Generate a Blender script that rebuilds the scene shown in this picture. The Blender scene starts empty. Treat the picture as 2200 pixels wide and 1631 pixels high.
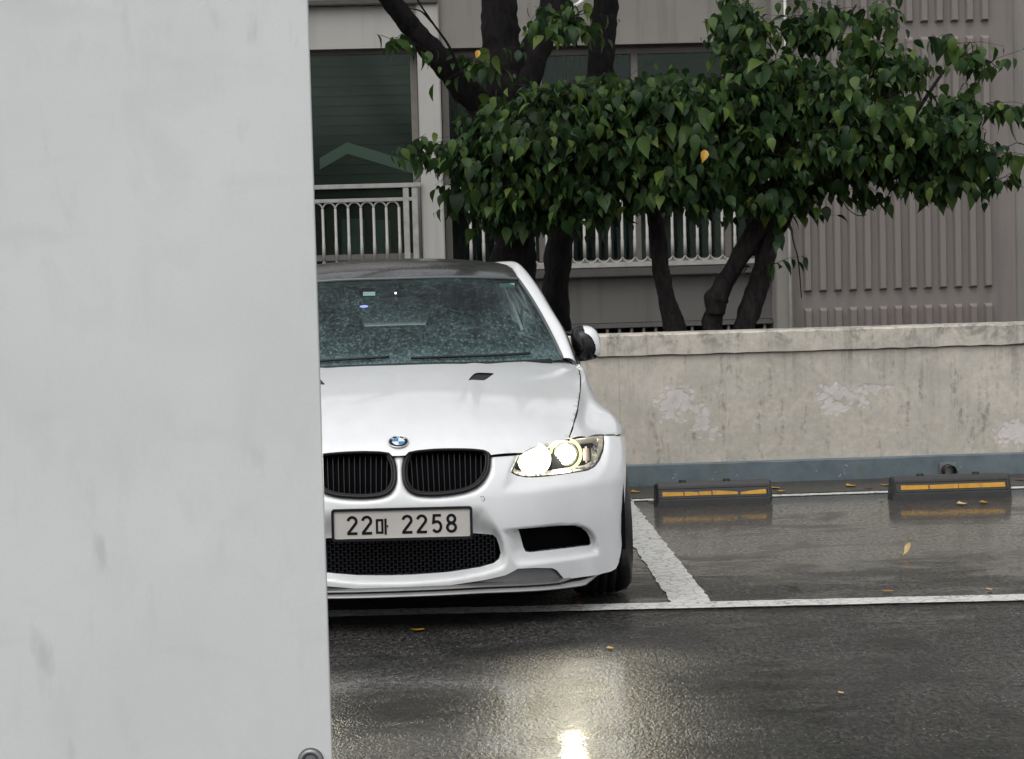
import bpy, bmesh, math, random
import numpy as np
from mathutils import Vector, Matrix, noise as mnoise
from mathutils.geometry import delaunay_2d_cdt

random.seed(7)
RNG = np.random.default_rng(7)
SC = bpy.context.scene
COL = SC.collection

# ------------------------------------------------------------------ camera
F_PX, CXP, CYP = 4893.0, 1100.0, 815.5          # focal length in photo pixels (about 80 mm)
CAM_H = 1.5
PITCH = math.atan(309.5 / F_PX)
ROLL = 0.027
cam_data = bpy.data.cameras.new("camera")
cam_data.sensor_width = 36.0
cam_data.lens = 36.0 * F_PX / 2200.0
cam_data.clip_start = 0.05
cam_data.clip_end = 2000.0
cam = bpy.data.objects.new("camera", cam_data)
CAM_M = Matrix.Translation((0, 0, CAM_H)) @ Matrix.Rotation(math.pi / 2 - PITCH, 4, 'X') @ Matrix.Rotation(-ROLL, 4, 'Z')
cam.matrix_world = CAM_M
COL.objects.link(cam)
SC.camera = cam

# ------------------------------------------------------------------ sky, sun, exposure
SUN_EL, SUN_AZ = math.radians(58), math.radians(205)   # azimuth measured clockwise from +Y: behind the camera, to its left
world = bpy.data.worlds.new("World")
SC.world = world
world.use_nodes = True
wn, wl = world.node_tree.nodes, world.node_tree.links
wn.clear()
wo = wn.new("ShaderNodeOutputWorld")
wb = wn.new("ShaderNodeBackground")
sky = wn.new("ShaderNodeTexSky")
sky.sky_type = 'NISHITA'
sky.sun_disc = False
sky.sun_elevation = SUN_EL
sky.sun_rotation = SUN_AZ
sky.air_density = 1.0
sky.dust_density = 1.5
sky.ozone_density = 1.0
hs = wn.new("ShaderNodeHueSaturation")      # rain cloud: the sky's colour is nearly grey
hs.inputs["Saturation"].default_value = 0.10
wb.inputs["Strength"].default_value = 0.13
wl.new(sky.outputs[0], hs.inputs["Color"])
wl.new(hs.outputs[0], wb.inputs["Color"])
wl.new(wb.outputs[0], wo.inputs["Surface"])
sun_data = bpy.data.lights.new("sun", 'SUN')
sun_data.energy = 0.9
sun_data.angle = math.radians(60)
sun_data.color = (1.0, 0.97, 0.94)
sun = bpy.data.objects.new("sun", sun_data)
sdir = Vector((math.sin(SUN_AZ) * math.cos(SUN_EL), math.cos(SUN_AZ) * math.cos(SUN_EL), math.sin(SUN_EL)))
sun.rotation_euler = sdir.to_track_quat('Z', 'Y').to_euler()
sun.location = (0, 0, 20)
COL.objects.link(sun)
SC.view_settings.view_transform = 'Standard'
SC.view_settings.look = 'None'
SC.view_settings.exposure = 0.5
SC.view_settings.gamma = 1.0
SC.render.engine = 'CYCLES'
SC.cycles.max_bounces = 5
SC.cycles.diffuse_bounces = 2
SC.cycles.glossy_bounces = 3
SC.cycles.use_adaptive_sampling = True
SC.cycles.adaptive_threshold = 0.02
SC.cycles.transparent_max_bounces = 8
SC.cycles.sample_clamp_indirect = 12.0
SC.cycles.caustics_reflective = False
SC.cycles.caustics_refractive = False
SC.cycles.use_denoising = True

# ------------------------------------------------------------------ picture <-> place
CAM_R = np.array(CAM_M.to_3x3())
CAM_P = np.array([0, 0, CAM_H])


def ray(x, y):
    v = CAM_R @ np.array([(x - CXP) / F_PX, -(y - CYP) / F_PX, -1.0])
    return v


def at_Y(x, y, Y):
    v = ray(x, y)
    return CAM_P + v * (Y / v[1])


def at_Z(x, y, Z=0.0):
    v = ray(x, y)
    return CAM_P + v * ((Z - CAM_H) / v[2])


def project(P):
    P = np.atleast_2d(P)
    c = (P - CAM_P) @ CAM_R
    return np.stack([CXP + F_PX * c[:, 0] / -c[:, 2], CYP - F_PX * c[:, 1] / -c[:, 2]], 1)


# ------------------------------------------------------------------ object helpers
def empty(name, loc=(0, 0, 0), rz=0.0, parent=None):
    o = bpy.data.objects.new(name, None)
    o.location = loc
    o.rotation_euler = (0, 0, rz)
    o.empty_display_size = 0.1
    COL.objects.link(o)
    if parent:
        o.parent = parent
    return o


def tag(o, label=None, cat=None, group=None, kind=None):
    if label: o["label"] = label
    if cat: o["category"] = cat
    if group: o["group"] = group
    if kind: o["kind"] = kind
    return o


def mesh_obj(name, verts, faces, mat=None, parent=None, smooth=False, loc=None):
    me = bpy.data.meshes.new(name)
    me.from_pydata([tuple(map(float, v)) for v in verts], [], [tuple(int(i) for i in f) for f in faces])
    me.update()
    if smooth:
        me.polygons.foreach_set("use_smooth", [True] * len(me.polygons))
    if mat: me.materials.append(mat)
    o = bpy.data.objects.new(name, me)
    COL.objects.link(o)
    if parent: o.parent = parent
    if loc is not None: o.location = loc
    return o


def bm_obj(name, bm, mat=None, parent=None, smooth=False, loc=None):
    me = bpy.data.meshes.new(name)
    bm.to_mesh(me)
    bm.free()
    if smooth:
        me.polygons.foreach_set("use_smooth", [True] * len(me.polygons))
    if mat: me.materials.append(mat)
    o = bpy.data.objects.new(name, me)
    COL.objects.link(o)
    if parent: o.parent = parent
    if loc is not None: o.location = loc
    return o


def share(name, o, parent=None, loc=(0, 0, 0), rot=None, scale=None):
    c = bpy.data.objects.new(name, o.data)
    COL.objects.link(c)
    c.parent = parent
    c.location = loc
    if rot is not None: c.rotation_euler = rot
    if scale is not None: c.scale = scale
    return c


def bm_box(bm, x0, x1, y0, y1, z0, z1, bevel=0.0):
    b2 = bmesh.new()
    bmesh.ops.create_cube(b2, size=1.0)
    for v in b2.verts:
        v.co = Vector(((x0 + x1) / 2 + v.co.x * (x1 - x0), (y0 + y1) / 2 + v.co.y * (y1 - y0), (z0 + z1) / 2 + v.co.z * (z1 - z0)))
    if bevel > 0:
        bmesh.ops.bevel(b2, geom=list(b2.edges), offset=bevel, segments=2, affect='EDGES', clamp_overlap=True)
    me = bpy.data.meshes.new("tmp")
    b2.to_mesh(me)
    b2.free()
    bm.from_mesh(me)
    bpy.data.meshes.remove(me)


def box(name, x0, x1, y0, y1, z0, z1, mat, parent=None, bevel=0.0):
    bm = bmesh.new()
    bm_box(bm, x0, x1, y0, y1, z0, z1, bevel)
    return bm_obj(name, bm, mat, parent)


def frames(pts, up=(0, 0, 1)):
    pts = np.asarray(pts, float)
    T = np.gradient(pts, axis=0)
    T /= np.linalg.norm(T, axis=1)[:, None] + 1e-12
    ref = np.array(up, float)
    if abs(np.dot(T[0], ref)) > 0.9: ref = np.array([1.0, 0, 0])
    N = ref - T[0] * np.dot(ref, T[0])
    N /= np.linalg.norm(N)
    out = []
    for t in T:
        N = N - t * np.dot(N, t)
        N /= np.linalg.norm(N) + 1e-12
        out.append((t, N.copy(), np.cross(t, N)))
    return out


def tube_data(pts, rad, n=8, closed=False, cap=True, rough=0.0):
    pts = np.asarray(pts, float)
    m = len(pts)
    rad = np.broadcast_to(np.asarray(rad, float), (m,))
    V, Fc = [], []
    if closed:
        ext = np.vstack([pts[-1], pts, pts[0]])
        fr = frames(ext)[1:-1]
    else:
        fr = frames(pts)
    for i in range(m):
        _, a, b = fr[i]
        for k in range(n):
            th = 2 * math.pi * k / n
            r = rad[i]
            if rough:
                q = pts[i] * 3.0 + np.array([math.cos(th), math.sin(th), 0]) * 0.7
                r *= 1 + rough * mnoise.noise(Vector(q * 2.2)) + rough * 0.6 * mnoise.noise(Vector(q * 6.0))
            V.append(pts[i] + (a * math.cos(th) + b * math.sin(th)) * r)
    segs = m if closed else m - 1
    for i in range(segs):
        j = (i + 1) % m
        for k in range(n):
            k2 = (k + 1) % n
            Fc.append((i * n + k, i * n + k2, j * n + k2, j * n + k))
    if cap and not closed:
        Fc.append(tuple(range(n))[::-1])
        Fc.append(tuple((m - 1) * n + k for k in range(n)))
    return V, Fc


def tube(name, pts, rad, mat, parent=None, n=8, closed=False, smooth=True):
    V, Fc = tube_data(pts, rad, n, closed)
    return mesh_obj(name, V, Fc, mat, parent, smooth)


def merge_data(parts):
    V, Fc = [], []
    for v, f in parts:
        o = len(V)
        V.extend(v)
        Fc.extend([tuple(i + o for i in q) for q in f])
    return V, Fc


def cr(pts, n):
    """Catmull-Rom through pts, n samples a span."""
    P = np.asarray(pts, float)
    E = np.vstack([2 * P[0] - P[1], P, 2 * P[-1] - P[-2]])
    out = []
    for i in range(1, len(E) - 2):
        for k in range(n):
            t = k / n
            a, b, c, d = E[i - 1], E[i], E[i + 1], E[i + 2]
            out.append(0.5 * (2 * b + (c - a) * t + (2 * a - 5 * b + 4 * c - d) * t * t + (3 * b - a - 3 * c + d) * t ** 3))
    out.append(P[-1])
    return np.array(out)


def mono(xs, ys):
    """Monotone cubic through (xs, ys), linear beyond the ends."""
    xs, ys = np.asarray(xs, float), np.asarray(ys, float)
    h = np.diff(xs)
    dl = np.diff(ys) / h
    m = np.zeros(len(xs))
    m[0], m[-1] = dl[0], dl[-1]
    for i in range(1, len(xs) - 1):
        if dl[i - 1] * dl[i] > 0:
            w1, w2 = 2 * h[i] + h[i - 1], h[i] + 2 * h[i - 1]
            m[i] = (w1 + w2) / (w1 / dl[i - 1] + w2 / dl[i])

    def f(x):
        x = np.asarray(x, float)
        i = np.clip(np.searchsorted(xs, x) - 1, 0, len(h) - 1)
        t = (x - xs[i]) / h[i]
        tc = np.clip(t, 0, 1)
        v = ((1 + 2 * tc) * (1 - tc) ** 2 * ys[i] + tc * (1 - tc) ** 2 * h[i] * m[i]
             + tc ** 2 * (3 - 2 * tc) * ys[i + 1] + tc ** 2 * (tc - 1) * h[i] * m[i + 1])
        v = v + np.where(x < xs[0], (x - xs[0]) * m[0], 0) + np.where(x > xs[-1], (x - xs[-1]) * m[-1], 0)
        return v
    return f


def sstep(a, b, x):
    t = np.clip((x - a) / (b - a), 0, 1)
    return t * t * (3 - 2 * t)


def in_poly(P, poly):
    x, y = P[:, 0], P[:, 1]
    inside = np.zeros(len(P), bool)
    n = len(poly)
    for i in range(n):
        x1, y1 = poly[i]
        x2, y2 = poly[(i + 1) % n]
        c = ((y1 > y) != (y2 > y))
        with np.errstate(divide='ignore', invalid='ignore'):
            xi = (x2 - x1) * (y - y1) / (y2 - y1 + 1e-30) + x1
        inside ^= c & (x < xi)
    return inside


def seg_dist(P, poly, closed=True):
    d = np.full(len(P), 1e9)
    n = len(poly)
    for i in range(n if closed else n - 1):
        a, b = np.asarray(poly[i]), np.asarray(poly[(i + 1) % n])
        ab = b - a
        t = np.clip(((P - a) @ ab) / (ab @ ab + 1e-30), 0, 1)
        d = np.minimum(d, np.linalg.norm(P - (a + t[:, None] * ab), axis=1))
    return d


def resample(poly, step, closed=True):
    poly = np.asarray(poly, float)
    out = []
    n = len(poly)
    for i in range(n if closed else n - 1):
        a, b = poly[i], poly[(i + 1) % n]
        k = max(1, int(round(np.linalg.norm(b - a) / step)))
        for j in range(k):
            out.append(a + (b - a) * j / k)
    if not closed: out.append(poly[-1])
    return np.array(out)


def tri_fill(outline, holes, step, aspect=1.0):
    """Triangulate a 2-D outline with holes on a grid of points; returns points, triangles, boundary loops."""
    loops = [resample(outline, step)] + [resample(h, step) for h in holes]
    lo, hi = loops[0].min(0), loops[0].max(0)
    gx, gy = np.meshgrid(np.arange(lo[0] + step * .5, hi[0], step), np.arange(lo[1] + step * .5, hi[1], step * aspect))
    G = np.stack([gx.ravel(), gy.ravel()], 1)
    ok = in_poly(G, loops[0])
    for h in loops[1:]: ok &= ~in_poly(G, h)
    G = G[ok]
    for l in loops:
        if len(G): G = G[seg_dist(G, l) > step * 0.45]
    pts, edges, bl = [], [], []
    for l in loops:
        o = len(pts)
        pts.extend(l.tolist())
        n = len(l)
        edges.extend([(o + i, o + (i + 1) % n) for i in range(n)])
        bl.append(list(range(o, o + n)))
    pts.extend(G.tolist())
    vo, eo, fo, ov, oe, of = delaunay_2d_cdt([Vector(p) for p in pts], edges, [], 0, 1e-7)
    V = np.array([tuple(v) for v in vo])
    Fc = np.array([tuple(f) for f in fo if len(f) == 3])
    cen = V[Fc].mean(1)
    keep = in_poly(cen, loops[0])
    for h in loops[1:]: keep &= ~in_poly(cen, h)
    Fc = Fc[keep]
    back = {}
    for i, src in enumerate(ov):
        for s in src: back[s] = i
    bl = [[back[i] for i in l if i in back] for l in bl]
    return V, Fc, bl


def panel(name, outline, lift, mat, parent, holes=(), step=0.01, skirt=(0, 0.025, 0), mirror=True, aspect=1.0, only_loops=None, flip=False):
    """Sheet cut out of a 2-D outline, lifted onto a surface, with its edges turned in by `skirt`; mirrored in u=0."""
    V2, Fc, loops = tri_fill(outline, holes, step, aspect)
    P = lift(V2)
    V, Fa = [tuple(p) for p in P], [tuple(f) for f in Fc]
    sk = np.array(skirt, float)
    if np.linalg.norm(sk) > 0:
        for l in loops:
            n = len(l)
            o = len(V)
            V.extend([tuple(P[i]) for i in l])
            V.extend([tuple(P[i] + sk) for i in l])
            for i in range(n):
                j = (i + 1) % n
                if mirror and abs(P[l[i]][0]) < 1e-5 and abs(P[l[j]][0]) < 1e-5: continue
                Fa.append((o + i, o + j, o + n + j, o + n + i))
    if mirror:
        o = len(V)
        mp = {}
        for i, v in enumerate(list(V)):
            if abs(v[0]) < 1e-5 and i < len(P):
                mp[i] = i
            else:
                mp[i] = len(V)
                V.append((-v[0], v[1], v[2]))
        Fa += [tuple(mp[i] for i in f[::-1]) for f in list(Fa)]
    ob = mesh_obj(name, V, Fa, mat, parent, smooth=True)
    bm = bmesh.new()
    bm.from_mesh(ob.data)
    bmesh.ops.recalc_face_normals(bm, faces=bm.faces)
    bm.to_mesh(ob.data)
    bm.free()
    return ob


# ------------------------------------------------------------------ material helpers
class NT:
    def __init__(s, name):
        s.m = bpy.data.materials.new(name)
        s.m.use_nodes = True
        s.n, s.l = s.m.node_tree.nodes, s.m.node_tree.links
        s.n.clear()
        s.out = s.n.new("ShaderNodeOutputMaterial")

    def node(s, typ, **kw):
        nd = s.n.new("ShaderNode" + typ)
        for k, v in kw.items():
            if k.startswith("i_"):
                s.set(nd, k[2:].replace("_", " "), v)
            else:
                setattr(nd, k, v)
        return nd

    def set(s, nd, key, v):
        if isinstance(key, str) and key.isdigit(): key = int(key)
        inp = nd.inputs[key]
        if hasattr(v, "is_linked") or isinstance(v, bpy.types.NodeSocket):
            s.l.new(v, inp)
        else:
            inp.default_value = v

    def coords(s, kind="Object", scale=(1, 1, 1), rot=(0, 0, 0), loc=(0, 0, 0)):
        tc = s.n.new("ShaderNodeTexCoord")
        mp = s.n.new("ShaderNodeMapping")
        mp.inputs["Scale"].default_value = scale
        mp.inputs["Rotation"].default_value = rot
        mp.inputs["Location"].default_value = loc
        s.l.new(tc.outputs[kind], mp.inputs["Vector"])
        return mp.outputs[0]

    def noise(s, vec, scale=5.0, detail=4.0, rough=0.6, dist=0.0):
        nd = s.n.new("ShaderNodeTexNoise")
        nd.inputs["Scale"].default_value = scale
        nd.inputs["Detail"].default_value = detail
        nd.inputs["Roughness"].default_value = rough
        nd.inputs["Distortion"].default_value = dist
        if vec is not None: s.l.new(vec, nd.inputs["Vector"])
        return nd.outputs["Fac"]

    def voronoi(s, vec, scale=5.0, feature='F1', out="Distance", rand=1.0):
        nd = s.n.new("ShaderNodeTexVoronoi")
        nd.feature = feature
        nd.inputs["Scale"].default_value = scale
        nd.inputs["Randomness"].default_value = rand
        if vec is not None: s.l.new(vec, nd.inputs["Vector"])
        return nd.outputs[out]

    def ramp(s, fac, stops, interp='LINEAR'):
        nd = s.n.new("ShaderNodeValToRGB")
        nd.color_ramp.interpolation = interp
        el = nd.color_ramp.elements
        while len(el) < len(stops): el.new(0.5)
        for e, (p, c) in zip(el, stops):
            e.position = p
            e.color = (c, c, c, 1) if not hasattr(c, "__len__") else (*c, 1)[:4]
        s.l.new(fac, nd.inputs[0])
        return nd.outputs[0]

    def mapr(s, v, a, b, c=0.0, d=1.0, smooth=False):
        nd = s.n.new("ShaderNodeMapRange")
        if smooth: nd.interpolation_type = 'SMOOTHSTEP'
        s.set(nd, 0, v)
        for i, q in zip((1, 2, 3, 4), (a, b, c, d)): s.set(nd, i, q)
        return nd.outputs[0]

    def math(s, op, a, b=0.0, clamp=False):
        nd = s.n.new("ShaderNodeMath")
        nd.operation = op
        nd.use_clamp = clamp
        s.set(nd, 0, a)
        s.set(nd, 1, b)
        return nd.outputs[0]

    def mix(s, fac, a, b, blend='MIX'):
        nd = s.n.new("ShaderNodeMix")
        nd.data_type = 'RGBA'
        nd.blend_type = blend
        s.set(nd, 0, fac)
        for i, v in ((6, a), (7, b)):
            if not isinstance(v, bpy.types.NodeSocket): v = (*v, 1)[:4]
            s.set(nd, i, v)
        return nd.outputs[2]

    def bump(s, h, strength=0.3, dist=0.01, normal=None):
        nd = s.n.new("ShaderNodeBump")
        nd.inputs["Strength"].default_value = strength
        nd.inputs["Distance"].default_value = dist
        s.l.new(h, nd.inputs["Height"])
        if normal is not None: s.l.new(normal, nd.inputs["Normal"])
        return nd.outputs[0]

    def sep(s, v):
        nd = s.n.new("ShaderNodeSeparateXYZ")
        s.l.new(v, nd.inputs[0])
        return nd.outputs

    def pbr(s, **kw):
        nd = s.n.new("ShaderNodeBsdfPrincipled")
        for k, v in kw.items():
            k = k.replace("_", " ")
            if k in ("Base Color", "Emission Color", "Coat Tint", "Specular Tint") and not isinstance(v, bpy.types.NodeSocket): v = (*v, 1)[:4]
            s.set(nd, k, v)
        s.l.new(nd.outputs[0], s.out.inputs["Surface"])
        return nd

    def surf(s, sh):
        s.l.new(sh, s.out.inputs["Surface"])
        return s.m


def simple(name, col, rough=0.5, metal=0.0, var=0.0, vscale=8.0, bump=0.0, bscale=60.0, spec=0.5, coat=0.0, coat_r=0.05):
    t = NT(name)
    c = t.coords()
    bc = col
    kw = {}
    if var > 0:
        f = t.noise(c, vscale, 5, 0.65)
        bc = t.mix(t.mapr(f, 0.3, 0.7), tuple(x * (1 - var) for x in col), tuple(min(1, x * (1 + var)) for x in col))
    if bump > 0:
        kw["Normal"] = t.bump(t.noise(c, bscale, 4, 0.6), bump, 0.004)
    t.pbr(Base_Color=bc, Roughness=rough, Metallic=metal, Specular_IOR_Level=spec, Coat_Weight=coat, Coat_Roughness=coat_r, **kw)
    return t.m


def emissive(name, col, strength):
    t = NT(name)
    e = t.node("Emission")
    e.inputs[0].default_value = (*col, 1)
    e.inputs[1].default_value = strength
    t.surf(e.outputs[0])
    return t.m


def thin_glass(name, tint, ior=1.5, rough=0.0, normal=False, film=0.0, boost=0.0, refl=(1, 1, 1)):
    """Pane of glass: tinted see-through with its own reflection."""
    t = NT(name)
    c = t.coords()
    tr = t.node("BsdfTransparent")
    tr.inputs[0].default_value = (*tint, 1)
    gl = t.node("BsdfGlossy")
    gl.inputs["Roughness"].default_value = rough
    gl.inputs["Color"].default_value = (*refl, 1)
    fr = t.node("Fresnel")
    fr.inputs["IOR"].default_value = ior
    if normal:
        nb = t.bump(t.noise(c, 1.3, 3, 0.5), 0.05, 0.05)
        t.l.new(nb, gl.inputs["Normal"])
    fac = fr.outputs[0]
    if boost: fac = t.math('ADD', fac, boost, True)
    mx = t.node("MixShader")
    t.l.new(fac, mx.inputs[0])
    t.l.new(tr.outputs[0], mx.inputs[1])
    t.l.new(gl.outputs[0], mx.inputs[2])
    return t.surf(mx.outputs[0])


# ------------------------------------------------------------------ materials
def mat_asphalt():
    t = NT("wet_asphalt")
    c = t.coords()
    sx = t.sep(c)
    gc = t.coords(scale=(1, 0.55, 1))
    fine = t.noise(gc, 120, 2, 0.6)
    mid = t.noise(gc, 52, 3, 0.65)
    big = t.noise(c, 1.3, 5, 0.62, 0.7)
    streak = t.noise(t.coords(scale=(1.0, 2.6, 1)), 2.1, 5, 0.62, 0.8)
    # standing water: pools in the hollow towards the wall and before the car, thin broken film elsewhere
    hollow = t.mapr(sx[1], 9.0, 11.0, 0.0, 0.26, True)
    near = t.mapr(sx[1], 8.05, 7.75, 0.0, 0.13, True)
    w = t.math('ADD', t.math('ADD', t.math('MULTIPLY', big, 0.5), t.math('MULTIPLY', streak, 0.5)), t.math('ADD', hollow, near))
    pud = t.mapr(w, 0.47, 0.66, 0, 1, True)
    col = t.mix(t.mapr(mid, 0.36, 0.64), (0.008, 0.008, 0.0078), (0.090, 0.087, 0.082))
    col = t.mix(t.mapr(fine, 0.45, 0.62, 0, 0.55), col, (0.020, 0.020, 0.0195))
    stone = t.mapr(t.voronoi(gc, 62), 0.14, 0.26, 1, 0)
    stone = t.math('MULTIPLY', stone, t.mapr(t.noise(c, 7, 3, 0.6), 0.40, 0.60))
    col = t.mix(t.math('MULTIPLY', stone, 0.75), col, (0.30, 0.29, 0.275))
    damp = t.mapr(t.noise(c, 1.9, 5, 0.7, 0.8), 0.47, 0.62)
    col = t.mix(t.math('MULTIPLY', damp, 0.70), col, (0.012, 0.012, 0.012))
    silt = t.math('MULTIPLY', t.mapr(sx[1], 9.2, 10.6, 0, 0.55, True), t.mapr(streak, 0.3, 0.7, 0.5, 1.0))
    col = t.mix(silt, col, (0.085, 0.082, 0.074))
    h = t.math('ADD', t.math('MULTIPLY', fine, 0.6), t.math('MULTIPLY', mid, 1.0))
    b = t.node("Bump")
    t.l.new(t.mapr(pud, 0, 1, 1.0, 0.55), b.inputs["Strength"])
    b.inputs["Distance"].default_value = 0.009
    t.l.new(h, b.inputs["Height"])
    rip = t.noise(c, 26, 3, 0.6)
    cn = t.bump(t.math('ADD', rip, t.math('MULTIPLY', mid, 0.8)), 0.10, 0.004)
    dry = t.mapr(t.noise(t.coords(scale=(1, 1.8, 1)), 1.5, 5, 0.7, 0.9), 0.52, 0.62, 1.0, 0.30)
    film = t.math('MULTIPLY', t.math('MULTIPLY', t.mapr(pud, 0, 1, 0.10, 0.95), t.mapr(mid, 0.36, 0.56, 0.45, 1.0)), dry)
    crg = t.mapr(pud, 0, 1, 0.20, 0.06)
    t.pbr(Base_Color=col, Roughness=0.34, Normal=b.outputs[0], Specular_IOR_Level=0.32, IOR=1.36,
          Coat_Weight=film, Coat_Roughness=crg, Coat_IOR=1.33, Coat_Normal=cn)
    return t.m


def mat_line():
    t = NT("worn_white_line_paint")
    c = t.coords()
    w = t.noise(c, 42, 4, 0.7)
    w2 = t.noise(c, 5, 4, 0.7)
    cell = t.mapr(t.voronoi(c, 15, 'DISTANCE_TO_EDGE'), 0.0, 0.10)
    m = t.math('MULTIPLY', t.mapr(t.math('ADD', w, t.math('MULTIPLY', w2, 0.7)), 0.60, 0.78), t.mapr(cell, 0, 1, 0.55, 1.0), True)
    col = t.mix(m, (0.15, 0.148, 0.14), (0.78, 0.78, 0.75))
    t.pbr(Base_Color=col, Roughness=0.22, IOR=1.36, Normal=t.bump(t.math('ADD', w, m), 0.6, 0.003))
    return t.m


def mat_parapet(patches, zbase):
    t = NT("stained_cream_render")
    c = t.coords()
    x, y, z = t.sep(c)
    n0 = t.noise(c, 0.9, 4, 0.6, 0.5)
    n1 = t.noise(c, 2.3, 6, 0.72, 0.6)
    n2 = t.noise(c, 8, 6, 0.74, 0.4)
    n3 = t.noise(c, 30, 5, 0.75)
    drip = t.noise(t.coords(scale=(5, 5, 1.1)), 1.8, 6, 0.72, 0.6)
    drip2 = t.noise(t.coords(scale=(17, 17, 1.8)), 1.2, 5, 0.7, 0.5)
    side = t.mapr(x, 0.5, 1.5, 0.20, 0.0, True)     # the end by the car kept its paint
    cream = t.mix(t.mapr(n2, 0.3, 0.7), (0.59, 0.53, 0.45), (0.56, 0.53, 0.465))
    g = t.mapr(t.math('SUBTRACT', t.math('ADD', t.math('MULTIPLY', n1, 0.55), t.math('MULTIPLY', n2, 0.5)), side), 0.44, 0.60, 0, 1)
    col = t.mix(t.math('MULTIPLY', g, 0.85), cream, (0.43, 0.41, 0.355))
    g2 = t.mapr(t.math('SUBTRACT', t.math('ADD', t.math('MULTIPLY', n0, 0.5), t.math('MULTIPLY', n3, 0.5)), side), 0.47, 0.62)
    col = t.mix(t.math('MULTIPLY', g2, 0.5), col, (0.34, 0.325, 0.275))
    pale = t.mapr(t.noise(c, 4.2, 6, 0.75, 0.8), 0.55, 0.66)
    col = t.mix(t.math('MULTIPLY', pale, 0.55), col, (0.56, 0.54, 0.48))
    dk = t.mapr(t.math('ADD', t.math('MULTIPLY', drip, 0.65), t.math('MULTIPLY', drip2, 0.42)), 0.565, 0.69, 0, 1)
    dk = t.math('MULTIPLY', dk, t.mapr(t.math('SUBTRACT', n3, side), 0.40, 0.60, 0.0, 1.0))
    col = t.mix(t.math('MULTIPLY', dk, 0.85), col, (0.15, 0.145, 0.125))
    top = t.math('MULTIPLY', t.mapr(z, zbase + 0.64, zbase + 0.76), t.mapr(n2, 0.50, 0.62))
    col = t.mix(t.math('MULTIPLY', top, 0.75), col, (0.13, 0.125, 0.105))
    run = t.math('MULTIPLY', t.mapr(t.noise(t.coords(scale=(11, 11, 0.45)), 1.5, 4, 0.65, 0.3), 0.52, 0.64), t.mapr(z, zbase + 0.1, zbase + 0.62, 0.15, 1.0))
    col = t.mix(t.math('MULTIPLY', t.math('MULTIPLY', run, t.mapr(n1, 0.42, 0.58)), 0.55), col, (0.20, 0.19, 0.165))
    # flaked patches down to a paler, lilac undercoat
    tot = None
    w1 = t.math('MULTIPLY', t.math('SUBTRACT', t.noise(c, 8, 3, 0.6, 1.0), 0.5), 2.8)
    w2 = t.math('MULTIPLY', t.math('SUBTRACT', t.voronoi(c, 26), 0.45), 1.1)
    for (px, pz, rx, rz) in patches:
        a = t.math('DIVIDE', t.math('SUBTRACT', x, px), rx)
        b = t.math('DIVIDE', t.math('SUBTRACT', z, pz), rz)
        d = t.math('SQRT', t.math('ADD', t.math('MULTIPLY', a, a), t.math('MULTIPLY', b, b)))
        d = t.math('ADD', t.math('ADD', d, w1), w2)
        k = t.mapr(d, 1.05, 0.66)
        tot = k if tot is None else t.math('MAXIMUM', tot, k)
    flake = t.mapr(t.noise(c, 13, 5, 0.7, 0.8), 0.63, 0.665)
    lowm = t.mapr(z, zbase + 0.55, zbase + 0.08, 0.0, 1.0)
    right = t.mapr(x, 0.9, 1.8, 0.0, 1.0)
    tot = t.math('MAXIMUM', tot, t.math('MULTIPLY', flake, t.math('MULTIPLY', lowm, right)))
    col = t.mix(t.math('MULTIPLY', tot, t.mapr(n2, 0.32, 0.62, 0.95, 0.35)), col, (0.64, 0.615, 0.615))
    h = t.math('SUBTRACT', t.math('MULTIPLY', n3, 0.6), t.math('MULTIPLY', tot, 0.7))
    t.pbr(Base_Color=col, Roughness=0.75, Normal=t.bump(h, 0.5, 0.006))
    return t.m


def mat_blueband():
    t = NT("worn_blue_grey_band_paint")
    c = t.coords()
    n = t.noise(c, 6, 5, 0.7)
    fl = t.mapr(t.noise(c, 11, 5, 0.75, 0.4), 0.655, 0.67)
    col = t.mix(t.mapr(n, 0.3, 0.7), (0.085, 0.115, 0.128), (0.15, 0.19, 0.205))
    col = t.mix(t.mapr(t.noise(c, 3, 5, 0.7), 0.55, 0.75), col, (0.07, 0.07, 0.06))
    col = t.mix(fl, col, (0.42, 0.43, 0.42))
    t.pbr(Base_Color=col, Roughness=0.45, Normal=t.bump(n, 0.3, 0.005))
    return t.m


def mat_facade(name, ca, cb, grime=0.5):
    t = NT(name)
    c = t.coords()
    n = t.noise(c, 0.9, 5, 0.6)
    drip = t.noise(t.coords(scale=(5, 5, 0.3)), 1.5, 4, 0.6)
    col = t.mix(t.mapr(n, 0.3, 0.7), ca, cb)
    col = t.mix(t.math('MULTIPLY', t.mapr(drip, 0.5, 0.75), grime), col, tuple(x * 0.55 for x in ca))
    t.pbr(Base_Color=col, Roughness=0.8, Normal=t.bump(t.noise(c, 40, 4, 0.6), 0.15, 0.004))
    return t.m


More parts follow.
